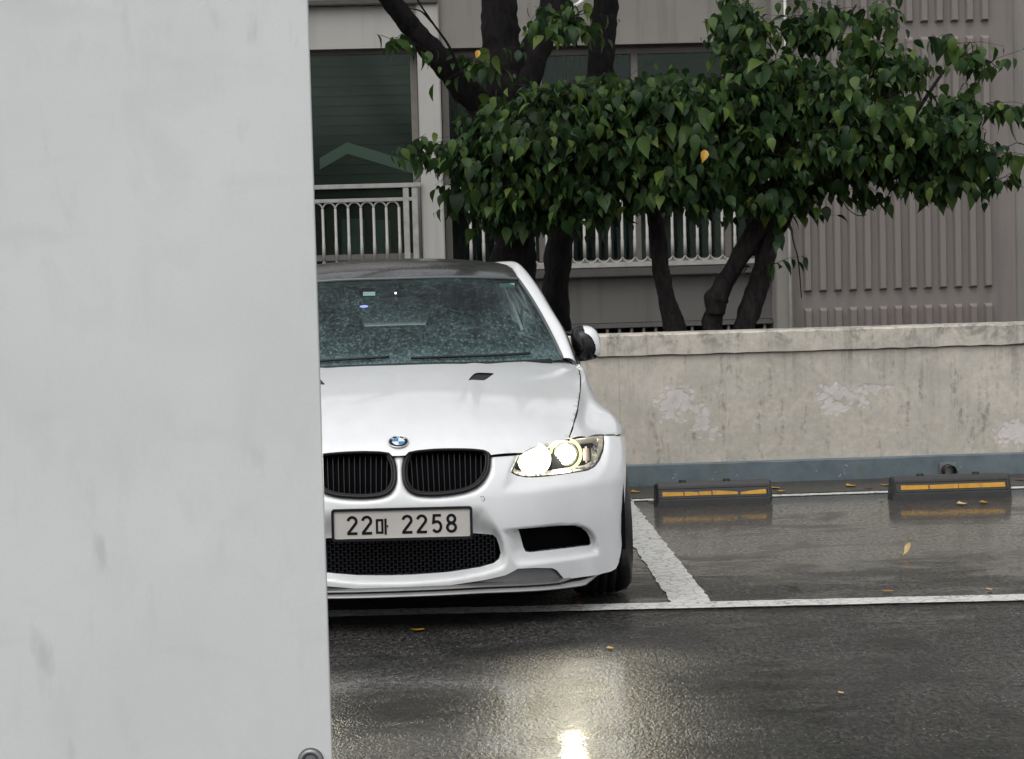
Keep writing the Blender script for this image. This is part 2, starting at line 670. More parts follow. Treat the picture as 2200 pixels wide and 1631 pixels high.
def mat_whitewall():
    t = NT("scuffed_white_paint")
    c = t.coords()
    n = t.noise(c, 2.6, 4, 0.55, 0.2)
    v = t.noise(t.coords(scale=(9, 9, 4.5)), 1.3, 5, 0.62, 0.5)
    spots = t.noise(t.coords(scale=(26, 26, 8)), 1.0, 3, 0.5)
    col = t.mix(t.mapr(n, 0.30, 0.72), (0.69, 0.71, 0.705), (0.62, 0.637, 0.63))
    col = t.mix(t.math('MULTIPLY', t.mapr(v, 0.50, 0.75), 0.42), col, (0.56, 0.565, 0.55))
    s = t.math('MULTIPLY', t.mapr(spots, 0.60, 0.72), t.mapr(t.noise(c, 2.0, 3, 0.5), 0.46, 0.62))
    col = t.mix(t.math('MULTIPLY', s, 0.5), col, (0.44, 0.45, 0.44))
    sm = t.noise(t.coords(scale=(3, 3, 10), rot=(0, 0.8, 0)), 1.1, 3, 0.5)
    col = t.mix(t.math('MULTIPLY', t.mapr(sm, 0.58, 0.72), 0.30), col, (0.50, 0.50, 0.47))
    gr = t.noise(c, 190, 2, 0.5)
    col = t.mix(t.mapr(gr, 0.3, 0.7, 0, 0.10), col, (0.48, 0.49, 0.49))
    t.pbr(Base_Color=col, Roughness=0.42, Coat_Weight=0.12, Coat_Roughness=0.3, Normal=t.bump(t.noise(c, 25, 3, 0.5), 0.03, 0.003))
    return t.m


def mat_bark(name="wet_dark_bark", k=1.0):
    t = NT(name)
    c = t.coords(scale=(9, 9, 2.2))
    n = t.noise(c, 3.5, 6, 0.7, 0.5)
    col = t.mix(t.mapr(n, 0.35, 0.7), (0.004 * k, 0.0035 * k, 0.004 * k), (0.017 * k, 0.014 * k, 0.013 * k))
    lich = t.mapr(t.noise(t.coords(), 8, 4, 0.6), 0.62, 0.70)
    col = t.mix(t.math('MULTIPLY', lich, 0.4), col, (0.030 * k, 0.029 * k, 0.024 * k))
    t.pbr(Base_Color=col, Roughness=0.75, Specular_IOR_Level=0.15, Normal=t.bump(n, 0.8, 0.02))
    return t.m


def mat_leaf(name, a, b, trans=0.25):
    t = NT(name)
    gi = t.node("NewGeometry")
    c = t.coords()
    f = t.noise(c, 2.6, 3, 0.6)
    r = gi.outputs["Random Per Island"]
    oi = t.node("ObjectInfo")
    v = t.math('ADD', t.math('MULTIPLY', t.math('ADD', r, oi.outputs["Random"]), 0.42), t.math('MULTIPLY', f, 0.35))
    col = t.mix(t.mapr(v, 0.25, 0.95), a, b)
    p = t.node("BsdfPrincipled")
    t.l.new(col, p.inputs["Base Color"])
    p.inputs["Roughness"].default_value = 0.42
    p.inputs["Specular IOR Level"].default_value = 0.22
    tl = t.node("BsdfTranslucent")
    t.l.new(t.mix(0.5, col, tuple(min(1, x * 1.6) for x in b)), tl.inputs[0])
    mx = t.node("MixShader")
    mx.inputs[0].default_value = trans
    t.l.new(p.outputs[0], mx.inputs[1])
    t.l.new(tl.outputs[0], mx.inputs[2])
    return t.surf(mx.outputs[0])


def mat_paint():
    t = NT("white_car_paint")
    c = t.coords()
    drops = t.voronoi(c, 130)
    dm = t.mapr(drops, 0.0, 0.30, 1, 0, True)
    wet = t.math('MULTIPLY', dm, t.mapr(t.noise(c, 5, 4, 0.6), 0.42, 0.62))
    smear = t.noise(t.coords(scale=(3, 1.2, 1), rot=(0, 0, 0.5)), 5, 5, 0.65)
    col = t.mix(t.mapr(smear, 0.3, 0.7), (0.79, 0.80, 0.805), (0.84, 0.85, 0.85))
    nb = t.bump(wet, 0.22, 0.0012)
    t.pbr(Base_Color=col, Roughness=0.38, Specular_IOR_Level=0.4, Coat_Weight=1.0, Coat_Roughness=0.11, Coat_IOR=1.5, Coat_Normal=nb)
    return t.m


def mat_carbon(name="wet_carbon_fibre", base=0.02, rough=0.12, cloud=0.0):
    t = NT(name)
    c = t.coords()
    w = t.noise(c, 9, 4, 0.6, 0.6)
    col = t.mix(w, (base, base, base), (base * 1.9, base * 1.85, base * 1.8))
    rg = t.mapr(t.noise(c, 4, 4, 0.6, 0.8), 0.35, 0.65, rough, rough + 0.18)
    t.pbr(Base_Color=col, Roughness=rg, Specular_IOR_Level=0.6, Coat_Weight=0.5 + cloud, Coat_Roughness=0.08)
    return t.m


def mat_windscreen():
    t = NT("rain_wet_windscreen_glass")
    c = t.coords()
    x, y, z = t.sep(c)
    warp = t.coords(scale=(1, 0.8, 0.8))
    n1 = t.noise(warp, 30, 5, 0.75, 2.6)
    vor = t.voronoi(warp, 50)
    drops = t.math('ADD', t.math('MULTIPLY', n1, 0.75), t.math('MULTIPLY', t.mapr(vor, 0, 0.5, 1, 0), 0.16))
    big = t.noise(c, 5.0, 4, 0.6)
    low = t.mapr(z, 1.26, 0.96, 0.0, 1.0)
    nb = t.bump(drops, 0.9, 0.004)
    tr = t.node("BsdfTransparent")
    tr.inputs[0].default_value = (0.52, 0.66, 0.62, 1)
    gl = t.node("BsdfGlossy")
    gl.inputs["Roughness"].default_value = 0.08
    t.l.new(nb, gl.inputs["Normal"])
    fr = t.node("Fresnel")
    fr.inputs["IOR"].default_value = 1.45
    t.l.new(nb, fr.inputs["Normal"])
    mx = t.node("MixShader")
    t.l.new(t.math('MULTIPLY', fr.outputs[0], 0.7), mx.inputs[0])
    t.l.new(tr.outputs[0], mx.inputs[1])
    t.l.new(gl.outputs[0], mx.inputs[2])
    # drops scatter the daylight
    df = t.node("BsdfDiffuse")
    df.inputs[0].default_value = (0.125, 0.190, 0.195, 1)
    dm = t.mapr(drops, 0.34, 0.62, 0.12, 1)
    runs = t.noise(t.coords(scale=(14, 2.0, 2.0)), 1.4, 4, 0.6, 0.8)
    wet = t.mapr(t.math('ADD', t.math('ADD', t.math('MULTIPLY', big, 0.9), t.math('MULTIPLY', runs, 0.35)), t.math('MULTIPLY', low, 0.40)), 0.52, 0.98, 0.14, 1.0)
    amt = t.math('MULTIPLY', dm, wet, True)
    foot_pale = t.mapr(t.math('ADD', z, t.math('MULTIPLY', big, 0.16)), 1.10, 1.03, 0.0, 0.42, True)  # paler towards the foot of the screen
    amt = t.math('ADD', amt, t.math('MULTIPLY', foot_pale, t.mapr(n1, 0.3, 0.7, 0.5, 1.2)), True)
    m2 = t.node("MixShader")
    t.l.new(amt, m2.inputs[0])
    t.l.new(mx.outputs[0], m2.inputs[1])
    t.l.new(df.outputs[0], m2.inputs[2])
    return t.surf(m2.outputs[0])


M = {}
M["asphalt"] = mat_asphalt()
M["line"] = mat_line()
M["soil"] = simple("dark_soil", (0.035, 0.028, 0.02), 0.9, var=0.4, bump=0.5, bscale=30)
M["grit"] = simple("wet_gutter_grit", (0.045, 0.040, 0.033), 0.35, var=0.6, vscale=20, bump=0.7, bscale=60)
M["blue"] = mat_blueband()
M["rubber"] = simple("black_moulded_rubber", (0.022, 0.022, 0.023), 0.42, var=0.25, vscale=14, bump=0.12, bscale=120)
M["yellow"] = simple("yellow_reflective_tape", (0.52, 0.26, 0.012), 0.35, var=0.25, vscale=18)
M["steel"] = simple("dull_steel", (0.25, 0.25, 0.25), 0.4, 0.8)
M["pipe"] = simple("black_plastic_pipe", (0.012, 0.012, 0.012), 0.4)
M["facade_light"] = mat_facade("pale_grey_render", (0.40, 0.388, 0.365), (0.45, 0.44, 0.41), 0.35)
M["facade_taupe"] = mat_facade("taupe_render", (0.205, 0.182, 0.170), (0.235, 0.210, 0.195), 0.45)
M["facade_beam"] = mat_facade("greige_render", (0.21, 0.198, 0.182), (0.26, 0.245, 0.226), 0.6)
M["facade_low"] = mat_facade("shaded_greige_render", (0.11, 0.104, 0.096), (0.13, 0.124, 0.115), 0.5)  # lower walls: the trees' shade is put into the render colour
M["frame"] = simple("beige_window_frame", (0.19, 0.175, 0.16), 0.5, var=0.12)
M["frame_dark"] = simple("brown_grey_frame", (0.07, 0.064, 0.06), 0.5, var=0.15)
M["rail"] = simple("white_railing_paint", (0.35, 0.342, 0.318), 0.45, var=0.2, vscale=12)
M["rail_dark"] = simple("grey_bar_paint", (0.10, 0.097, 0.09), 0.5, var=0.2)
M["pane"] = thin_glass("window_glass", (0.66, 0.74, 0.70), 1.52, 0.12, True, refl=(0.42, 0.49, 0.45))
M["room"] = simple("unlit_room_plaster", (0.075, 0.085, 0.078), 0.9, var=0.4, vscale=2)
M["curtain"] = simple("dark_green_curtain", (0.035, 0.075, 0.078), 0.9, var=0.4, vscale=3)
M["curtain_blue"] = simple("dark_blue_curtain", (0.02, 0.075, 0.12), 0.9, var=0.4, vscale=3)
M["cabinet"] = simple("pale_green_cabinet", (0.20, 0.30, 0.28), 0.5, var=0.15)
M["maroon"] = simple("maroon_cloth", (0.07, 0.02, 0.02), 0.8)
M["whitepipe"] = simple("white_plastic_pipe", (0.72, 0.71, 0.66), 0.45, var=0.1)
M["wallwhite"] = mat_whitewall()
M["bark"] = mat_bark()
M["bark_brown"] = mat_bark("wet_brown_bark", 2.6)
M["leaf"] = mat_leaf("wet_green_leaf", (0.014, 0.038, 0.012), (0.070, 0.125, 0.030))
M["leaf_light"] = mat_leaf("young_green_leaf", (0.045, 0.090, 0.018), (0.125, 0.175, 0.040))
M["leaf_dark"] = mat_leaf("deep_green_leaf", (0.009, 0.026, 0.011), (0.030, 0.066, 0.020))
M["leaf_yellow"] = simple("yellow_leaf", (0.46, 0.25, 0.02), 0.4, var=0.3, vscale=30)
M["leaf_cream"] = simple("pale_dry_leaf", (0.62, 0.45, 0.22), 0.5, var=0.25, vscale=30)
M["leaf_brown"] = simple("brown_leaf", (0.16, 0.06, 0.03), 0.5, var=0.3, vscale=30)
M["leaf_olive"] = simple("dark_olive_leaf", (0.03, 0.035, 0.012), 0.5, var=0.3, vscale=30)
M["paint"] = mat_paint()
M["gloss_black"] = simple("gloss_black_plastic", (0.006, 0.006, 0.007), 0.22, spec=0.4)
M["grille_frame"] = simple("satin_black_frame", (0.007, 0.007, 0.008), 0.38, spec=0.3)
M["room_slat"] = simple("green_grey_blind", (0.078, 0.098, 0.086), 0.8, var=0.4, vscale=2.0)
M["black"] = simple("matt_black_plastic", (0.008, 0.008, 0.009), 0.55)
M["void"] = simple("dark_cavity", (0.003, 0.003, 0.004), 0.9, spec=0.1)
M["mesh"] = simple("black_grille_mesh", (0.012, 0.013, 0.018), 0.4)
M["carbon"] = mat_carbon(base=0.07, rough=0.2)
M["roof"] = mat_carbon("wet_carbon_roof", 0.016, 0.20, 0.0)
M["windscreen"] = mat_windscreen()
M["sideglass"] = thin_glass("tinted_side_glass", (0.10, 0.12, 0.12), 1.5, 0.0)
M["seal"] = simple("black_rubber_seal", (0.02, 0.02, 0.02), 0.45)
M["greytrim"] = simple("wet_grey_trim", (0.10, 0.11, 0.11), 0.25)
M["seat"] = simple("dark_leather", (0.012, 0.013, 0.014), 0.5)
M["dash"] = simple("dark_dashboard", (0.010, 0.011, 0.012), 0.7)
M["headliner"] = simple("grey_headliner", (0.05, 0.055, 0.055), 0.9)
M["sticker"] = simple("pale_teal_sticker", (0.30, 0.48, 0.46), 0.5)
M["led_blue"] = emissive("blue_indicator_light", (0.45, 0.42, 1.0), 1.6)
M["led_white"] = emissive("white_indicator_light", (0.9, 0.95, 1.0), 2.0)
M["tyre"] = simple("wet_tyre_rubber", (0.010, 0.010, 0.011), 0.38, bump=0.2, bscale=90)
M["rim"] = simple("grey_alloy", (0.22, 0.22, 0.23), 0.3, 0.9)
M["plate"] = simple("number_plate_face", (0.50, 0.475, 0.44), 0.35, var=0.06, vscale=10)
M["plate_frame"] = simple("black_plate_frame", (0.008, 0.007, 0.011), 0.4, spec=0.25)
M["ink"] = simple("black_plate_paint", (0.008, 0.0075, 0.011), 0.5, spec=0.12)
M["chrome"] = simple("bright_chrome", (0.75, 0.76, 0.77), 0.12, 1.0)
M["lamp_silver"] = simple("lamp_bowl_silver", (0.42, 0.42, 0.43), 0.22, 0.9)
M["lamp_dark"] = simple("lamp_bezel_grey", (0.52, 0.50, 0.47), 0.3, 0.5)
M["lamp_pink"] = simple("amber_tinted_reflector", (0.55, 0.43, 0.39), 0.3, 0.3)
M["lens"] = thin_glass("clear_lamp_lens", (0.93, 0.95, 0.95), 1.45, 0.02)
M["beam"] = emissive("headlamp_beam", (1.0, 0.96, 0.80), 60.0)
M["beam_soft"] = emissive("lamp_bowl_glow", (1.0, 0.96, 0.70), 3.2)
M["ring"] = emissive("halo_ring_glow", (1.0, 0.95, 0.45), 1.3)
M["emb_white"] = simple("emblem_white", (0.75, 0.77, 0.80), 0.2, coat=0.5)
M["emb_blue"] = simple("emblem_blue", (0.03, 0.22, 0.48), 0.2, coat=0.5)
M["slat"] = simple("dark_grille_slat", (0.010, 0.011, 0.014), 0.5, spec=0.3)
M["gapline"] = simple("dark_panel_gap", (0.006, 0.005, 0.006), 0.8, spec=0.1)
M["splitter"] = mat_carbon("grey_splitter_lacquer", 0.20, 0.3)
M["gable"] = simple("pale_gable_strip", (0.68, 0.71, 0.66), 0.8)
M["amber"] = simple("amber_plastic", (0.5, 0.13, 0.03), 0.3)

# ================================================================== SETTING
LOT = 0.05                                     # the car park, wall and flats stand turned by this much
LOT_M = np.array(Matrix.Rotation(LOT, 3, 'Z'))


def to_lot(P): return np.asarray(P) @ LOT_M     # world -> lot frame


def lot_at(x, y, yl):
    v = ray(x, y) @ LOT_M
    p = CAM_P @ LOT_M
    return p + v * ((yl - p[1]) / v[1])


def lot_ground(x, y, z=0.0): return to_lot(at_Z(x, y, z))


def lotobj(o):
    o.rotation_euler = (0, 0, LOT)
    return o


# ground: one sheet to the horizon
g = mesh_obj("ground", [(-400, -300, 0), (400, -300, 0), (400, 500, 0), (-400, 500, 0)], [(0, 1, 2, 3)], M["asphalt"])
tag(g, "wet dark asphalt of the car park", kind="structure")

Y_WALL = lot_ground(1700, 1035)[1]
Y_BACKLINE = lot_ground(1785, 1062)[1]


def strip(name, a, b, w, z, mat):
    a, b = np.array(a[:2]), np.array(b[:2])
    d = (b - a) / np.linalg.norm(b - a)
    n = np.array([-d[1], d[0]])
    k = max(2, int(np.linalg.norm(b - a) / 0.06))
    L_, R_ = [], []
    for i in range(k + 1):
        p = a + (b - a) * i / k
        j1, j2 = RNG.normal(0, 0.004), RNG.normal(0, 0.004)
        L_.append((*(p + n * (w / 2 + j1)), z))
        R_.append((*(p - n * (w / 2 + j2)), z))
    V = L_ + R_
    Fc = [(i, k + 1 + i, k + 2 + i, i + 1) for i in range(k)]
    return mesh_obj(name, V, Fc, mat)


ln = strip("road_marking", at_Z(-900, 1360), at_Z(3600, 1254), 0.15, 0.008, M["line"])
tag(ln, "worn white painted line across the front of the parking bays", kind="structure")
pc0, pc1 = at_Z(1393.5, 1169), at_Z(1487, 1298)
dirv = (pc0 - pc1) / np.linalg.norm(pc0 - pc1)
ln = strip("road_marking", pc1, pc1 + dirv * 3.75, 0.16, 0.004, M["line"])
tag(ln, "worn white painted line between the car's bay and the empty bay", kind="structure")
a, b = lot_at(0, 0, Y_BACKLINE), lot_at(2400, 0, Y_BACKLINE)
ln = strip("road_marking", LOT_M @ np.array([-10, Y_BACKLINE, 0]), LOT_M @ np.array([10, Y_BACKLINE, 0]), 0.09, 0.004, M["line"])
tag(ln, "worn white painted line along the foot of the wall", kind="structure")
gut = mesh_obj("gutter", [(-13, Y_BACKLINE + .08, .0041), (13, Y_BACKLINE + .08, .0041), (13, Y_WALL, .0041), (-13, Y_WALL, .0041)], [(0, 1, 2, 3)], M["grit"])
lotobj(gut)
tag(gut, "dark gritty gutter at the foot of the wall", kind="structure")
bed = mesh_obj("planting_bed", [(-30, Y_WALL + .2, .25), (30, Y_WALL + .2, .25), (30, Y_WALL + 8.3, .25), (-30, Y_WALL + 8.3, .25)], [(0, 1, 2, 3)], M["soil"])
lotobj(bed)
tag(bed, "dark soil bed behind the wall", kind="structure")

# ------------------------------------------------------------------ parapet wall
def zpx(x, y, yl): return lot_at(x, y, yl)[2]


Z_BAND, Z_COPE, Z_TOP = zpx(1700, 987, Y_WALL), zpx(1700, 755, Y_WALL), zpx(1700, 708, Y_WALL)
wall = lotobj(empty("parapet_wall"))
tag(wall, "low stained cream wall with flaking paint and a blue grey band behind the bays", "wall")


def wp(x, y):
    q = lot_at(x, y, Y_WALL)
    return q[0], q[2]


patches = []
for (x, y, rx, ry) in ((1458, 858, 38, 30), (1436, 880, 26, 34), (1505, 905, 24, 34), (1528, 932, 22, 16), (1820, 845, 62, 26), (1800, 868, 34, 22), (1885, 832, 46, 12), (2185, 920, 40, 26)):
    X, Z = wp(x, y)
    patches.append((X, Z, rx / 365, ry / 365))
M["parapet"] = mat_parapet(patches, Z_BAND)


def wall_slab(name, x0, x1, y0, y1, z0, z1, mat, jit, parent):
    """Long slab with slightly uneven, chipped long edges."""
    n = int((x1 - x0) / 0.035)
    xs = np.linspace(x0, x1, n + 1)
    V = []
    for x in xs:
        c1 = jit * abs(mnoise.noise(Vector((x * 6, 1.7, z1)))) + jit * 1.6 * max(0, mnoise.noise(Vector((x * 21, 9.1, z1))) - 0.25)
        c2 = jit * abs(mnoise.noise(Vector((x * 6, 5.7, z0))))
        w = 0.003 * mnoise.noise(Vector((x * 1.5, 0.3, z0)))
        V += [(x, y0 + w, z0 + c2), (x, y0 + w, z1 - 0.008 - c1), (x, y0 + w + 0.010 + c1, z1 - c1 * .3), (x, y1, z1), (x, y1, z0)]
    Fc = []
    for i in range(n):
        for k in range(5):
            k2 = (k + 1) % 5
            Fc.append((i * 5 + k, (i + 1) * 5 + k, (i + 1) * 5 + k2, i * 5 + k2))
    Fc += [(0, 1, 2, 3, 4), tuple(n * 5 + k for k in (4, 3, 2, 1, 0))]
    o = mesh_obj(name, V, Fc, mat, parent)
    bm = bmesh.new(); bm.from_mesh(o.data); bmesh.ops.recalc_face_normals(bm, faces=bm.faces); bm.to_mesh(o.data); bm.free()
    return o


XJ = wp(1331, 850)[0]
wall_slab("wall_face", -14.0, XJ - .0005, Y_WALL, Y_WALL + .17, 0.0, Z_COPE, M["parapet"], 0.0, wall)
wall_slab("wall_face", XJ + .0005, 14.0, Y_WALL, Y_WALL + .17, 0.0, Z_COPE, M["parapet"], 0.0, wall)
wall_slab("coping", -14.0, 14.0, Y_WALL - .022, Y_WALL + .20, Z_COPE + .002, Z_TOP, M["parapet"], 0.010, wall)
wall_slab("base_band", -14.0, 14.0, Y_WALL - .018, Y_WALL - .001, 0.0, Z_BAND, M["blue"], 0.006, wall)

# ------------------------------------------------------------------ wheel stops
def wheel_stop(px0, px1, ybot, label, segs, knobs):
    xm = (px0 + px1) / 2
    c = lot_ground(xm, ybot)
    yl = c[1]
    x0, x1 = lot_ground(px0, ybot + (xm - px0) * .027)[0], lot_ground(px1, ybot - (px1 - xm) * .027)[0]
    cx, w = (x0 + x1) / 2, (x1 - x0)
    root = empty("wheel_stop", tuple(LOT_M @ np.array([cx, yl, 0])), LOT)
    tag(root, label, "wheel stop", "rubber wheel stops in the empty bay")
    h, dpt = 0.128, 0.15
    prof = [(0.0, 0.0), (0.004, 0.036), (0.030, 0.110), (0.040, h), (0.105, h), (0.118, 0.110), (dpt, 0.0)]
    V, Fc = [], []
    xs = [(-w / 2, .012), (-w / 2 + .014, 0.0), (w / 2 - .014, 0.0), (w / 2, .012)]
    for x, ins in xs:
        for (yy, zz) in prof:
            V.append((x, yy + (ins if yy < .07 else -ins) * (zz > 0.01), max(0, zz - ins * .6)))
    n = len(prof)
    for i in range(3):
        for k in range(n - 1):
            Fc.append((i * n + k, (i + 1) * n + k, (i + 1) * n + k + 1, i * n + k + 1))
    Fc += [tuple(range(n))[::-1], tuple(3 * n + k for k in range(n))]
    mesh_obj("rubber_body", V, Fc, M["rubber"], root)
    # raised rim round the recessed reflector on the sloping face
    def face(x, s, out):   # s in 0..1 up the sloping face
        y = 0.004 + s * 0.026; z = 0.036 + s * 0.074
        nrm = np.array([0, -0.074, 0.026]); nrm /= np.linalg.norm(nrm)
        return np.array([x, y, z]) + nrm * out
    for (a0, a1, s0, s1) in ((-.47, .47, .80, .88), (-.47, .47, .10, .18), (-.475, -.455, .18, .80), (.455, .475, .18, .80)):
        vs = [face(a0 * w, s0, .0), face(a1 * w, s0, .0), face(a1 * w, s1, .0), face(a0 * w, s1, .0),
              face(a0 * w + .002, s0 + .02, .004), face(a1 * w - .002, s0 + .02, .004), face(a1 * w - .002, s1 - .02, .004), face(a0 * w + .002, s1 - .02, .004)]
        mesh_obj("rim", vs, [(4, 5, 6, 7), (0, 1, 5, 4), (1, 2, 6, 5), (2, 3, 7, 6), (3, 0, 4, 7)], M["rubber"], root)
    for (s0, s1, lo, hi, n1, n2) in segs:
        a0, a1 = -w / 2 + s0 * w, -w / 2 + s1 * w
        vs = [face(a0, lo, .001), face(a1, lo, .001), face(a1, hi - n2, .001), face((a0 + a1) / 2, hi - (n1 + n2) * .35, .001), face(a0, hi - n1, .001)]
        vs += [v + np.array([0, -.0022, .0009]) for v in vs]
        mesh_obj("reflector_strip", vs, [(5, 6, 7, 8, 9)] + [(i, (i + 1) % 5, 5 + (i + 1) % 5, 5 + i) for i in range(5)], M["yellow"], root)
    for k in knobs:
        bm = bmesh.new()
        bmesh.ops.create_cone(bm, cap_ends=True, segments=12, radius1=.022, radius2=.018, depth=.012, matrix=Matrix.Translation((-w / 2 + k * w, .07, h + .005)))
        bm_obj("bolt_cap", bm, M["black"], root)
    return root


wheel_stop(1410, 1662, 1087, "black rubber wheel stop with broken yellow strip nearest the car, yellow leaf before it",
           [(.055, .235, .30, .60, 0, .03), (.245, .365, .30, .60, 0, .08), (.37, .475, .30, .58, .0, .0), (.485, .70, .30, .62, .0, .14), (.725, .945, .28, .60, .16, 0)], (.24, .62))
wheel_stop(1918, 2177, 1073, "black rubber wheel stop with nearly whole yellow strip in front of the drain pipe",
           [(.07, .30, .30, .62, 0, .02), (.31, .55, .30, .62, .03, 0), (.555, .74, .30, .62, 0, 0), (.743, .945, .30, .62, 0, 0)], (.25, .72))

# drain pipe poking out of the wall foot
q = lot_at(2043, 1014, Y_WALL - .10)
pr = lotobj(empty("drain_pipe", tuple(LOT_M @ np.array([q[0], Y_WALL, q[2]]))))
tag(pr, "short black drain pipe coming out of the blue band behind a wheel stop", "pipe")
V, Fc = [], []
nn = 20
for (yy, r) in ((0.01, .040), (-.10, .040), (-.10, .033), (0.0, .033)):
    for k in range(nn):
        th = 2 * math.pi * k / nn
        V.append((r * math.cos(th), yy, r * math.sin(th)))
for i in range(3):
    for k in range(nn):
        Fc.append((i * nn + k, i * nn + (k + 1) % nn, (i + 1) * nn + (k + 1) % nn, (i + 1) * nn + k))
Fc.append(tuple(3 * nn + k for k in range(nn)))
mesh_obj("pipe_wall", V, Fc, M["pipe"], pr, True)
box("pipe_collar", -.052, .052, -.030, -.0185, -.05, .05, M["steel"], pr, .004)

# ------------------------------------------------------------------ apartment building
YB = 22.0
flats = lotobj(empty("apartment_building", tuple(LOT_M @ np.array([0, YB, 0]))))
tag(flats, "taupe rendered apartment block with ribbed wall and railed windows behind the trees", "building")


def rect(x0, y0, x1, y1, yl):
    ym, xm = (y0 + y1) / 2, (x0 + x1) / 2
    return lot_at(x0, ym, yl)[0], lot_at(x1, ym, yl)[0], lot_at(xm, y1, yl)[2], lot_at(xm, y0, yl)[2]


def fbox(name, x0, y0, x1, y1, f, b, mat, parent=flats, bevel=0.0):
    X0, X1, Z0, Z1 = rect(x0, y0, x1, y1, YB + f)
    return box(name, X0, X1, f, b, Z0, Z1, mat, parent, bevel)


X = lambda px, y=350, f=0.0: lot_at(px, y, YB + f)[0]
Z = lambda y, px=1200, f=0.0: lot_at(px, y, YB + f)[2]
ZT = Z(-420)
# masses
box("wall", X(-1500), X(903), 0.0, .35, Z(104, 790), Z(13, 790), M["facade_light"], flats)
box("ledge", X(-1500), X(950), -.10, .40, Z(12.5, 790), Z(0, 790), M["frame_dark"], flats, .01)
box("wall", X(-1500), X(948), .02, .35, Z(-1, 790), ZT, M["facade_light"], flats)
box("pillar", X(903), X(951), -.06, .45, 0.0, ZT + .01, M["facade_light"], flats, .012)
box("wall", X(951), X(1652), 0.0, .35, Z(96, 1300), Z(-140, 1300), M["facade_beam"], flats)
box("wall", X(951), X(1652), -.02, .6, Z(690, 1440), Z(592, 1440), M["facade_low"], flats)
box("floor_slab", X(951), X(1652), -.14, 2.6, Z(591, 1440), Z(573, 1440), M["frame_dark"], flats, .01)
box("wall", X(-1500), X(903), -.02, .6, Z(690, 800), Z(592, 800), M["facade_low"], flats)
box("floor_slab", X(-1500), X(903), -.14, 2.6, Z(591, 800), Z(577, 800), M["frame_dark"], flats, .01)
box("pilaster", X(1652), X(1688), -.30, .5, 0.0, ZT + .02, M["facade_beam"], flats, .01)
rw = box("ribbed_wall", X(1688), X(2166), -.22, .5, 0.0, ZT + .03, M["facade_taupe"], flats)
box("wall", X(2166), X(3300), -.20, .5, 0.0, ZT, M["facade_beam"], flats)
box("roof", X(-1500), X(3300), -.3, 7.0, ZT + .04, ZT + .25, M["frame_dark"], flats)
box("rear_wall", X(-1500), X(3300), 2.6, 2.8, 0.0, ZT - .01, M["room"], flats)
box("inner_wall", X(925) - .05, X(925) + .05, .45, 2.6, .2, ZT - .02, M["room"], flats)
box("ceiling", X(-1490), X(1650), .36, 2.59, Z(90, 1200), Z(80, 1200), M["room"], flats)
# ribs: three rows of raised bars
rib_src = {}
for row, (yt, yb_, xr) in enumerate(((-130, 46, 2120), (76, 617, 2120), (651, 800, 2120))):
    for i in range(13):
        xa = 1721 + 32.4 * i
        zt, zb = Z(yt, xr, -.22), Z(yb_, xr, -.22)
        x0, x1 = X(xa, 350, -.22), X(xa + 18, 350, -.22)
        if row not in rib_src:
            w, d = (x1 - x0), 0.050
            s = 0.014
            V = [(0, 0, zb), (w, 0, zb), (w, 0, zt), (0, 0, zt), (s, -d, zb + .02), (w - s, -d, zb + .02), (w - s, -d, zt - .03), (s, -d, zt - .03)]
            o = mesh_obj("rib", V, [(4, 5, 6, 7), (0, 1, 5, 4), (1, 2, 6, 5), (2, 3, 7, 6), (3, 0, 4, 7)], M["facade_taupe"], rw)
            o.location = (x0, -.2195, 0)
            rib_src[row] = o
        else:
            share("rib", rib_src[row], rw, (x0, -.2195, 0))
tube("downpipe", [(X(1690.5, 350, -.3), -.36, .1), (X(1690.5, 350, -.3), -.36, ZT)], .014, M["whitepipe"], flats)
tube("hose", cr([lot_at(1170, -12, YB - .2) - [0, YB, 0], lot_at(1215, 15, YB - .3) - [0, YB, 0], lot_at(1233, 14, YB - .3) - [0, YB, 0], lot_at(1247, 5, YB - .3) - [0, YB, 0], lot_at(1262, -14, YB - .2) - [0, YB, 0]], 6), .022, M["whitepipe"], flats)
box("pipe_bracket", X(1213) - .02, X(1213) + .03, -.30, 0.0, Z(18, 1213), Z(10, 1213), M["rail"], flats)


def window(x0, y0, x1, y1, f, mullions, name="window"):
    """Frame with head, sill, jambs and one pane for each light."""
    X0, X1, Z0, Z1 = rect(x0, y0, x1, y1, YB + f)
    w = empty(name, (0, 0, 0), 0, flats)
    t = .065
    box("frame_head", X0, X1, f, f + .10, Z1 - .09, Z1, M["frame"], w, .006)
    box("frame_lip", X0, X1, f - .03, f - .002, Z1 - .035, Z1 + .005, M["frame_dark"], w)
    box("frame_sill", X0, X1, f, f + .10, Z0, Z0 + .06, M["frame"], w, .006)
    ms = [X0] + [X(m, 300, f) for m in mullions] + [X1]
    for i, m in enumerate(ms):
        a0 = m - t / 2 if 0 < i < len(ms) - 1 else (m if i == 0 else m - t)
        box("frame_bar", a0, a0 + t, f + .002, f + .098, Z0 + .06, Z1 - .09, M["frame"], w)
    for i in range(len(ms) - 1):
        box("pane", ms[i] + t * .4, ms[i + 1] - t * .4, f + .045, f + .052, Z0 + .05, Z1 - .08, M["pane"], w)
    return w


window(-1450, 108, -400, 574, .20, (-1100, -750))
window(-390, 108, 901, 574, .20, (110, 520))
window(953, 97, 1651, 572, .20, (1160, 1366, 1560))
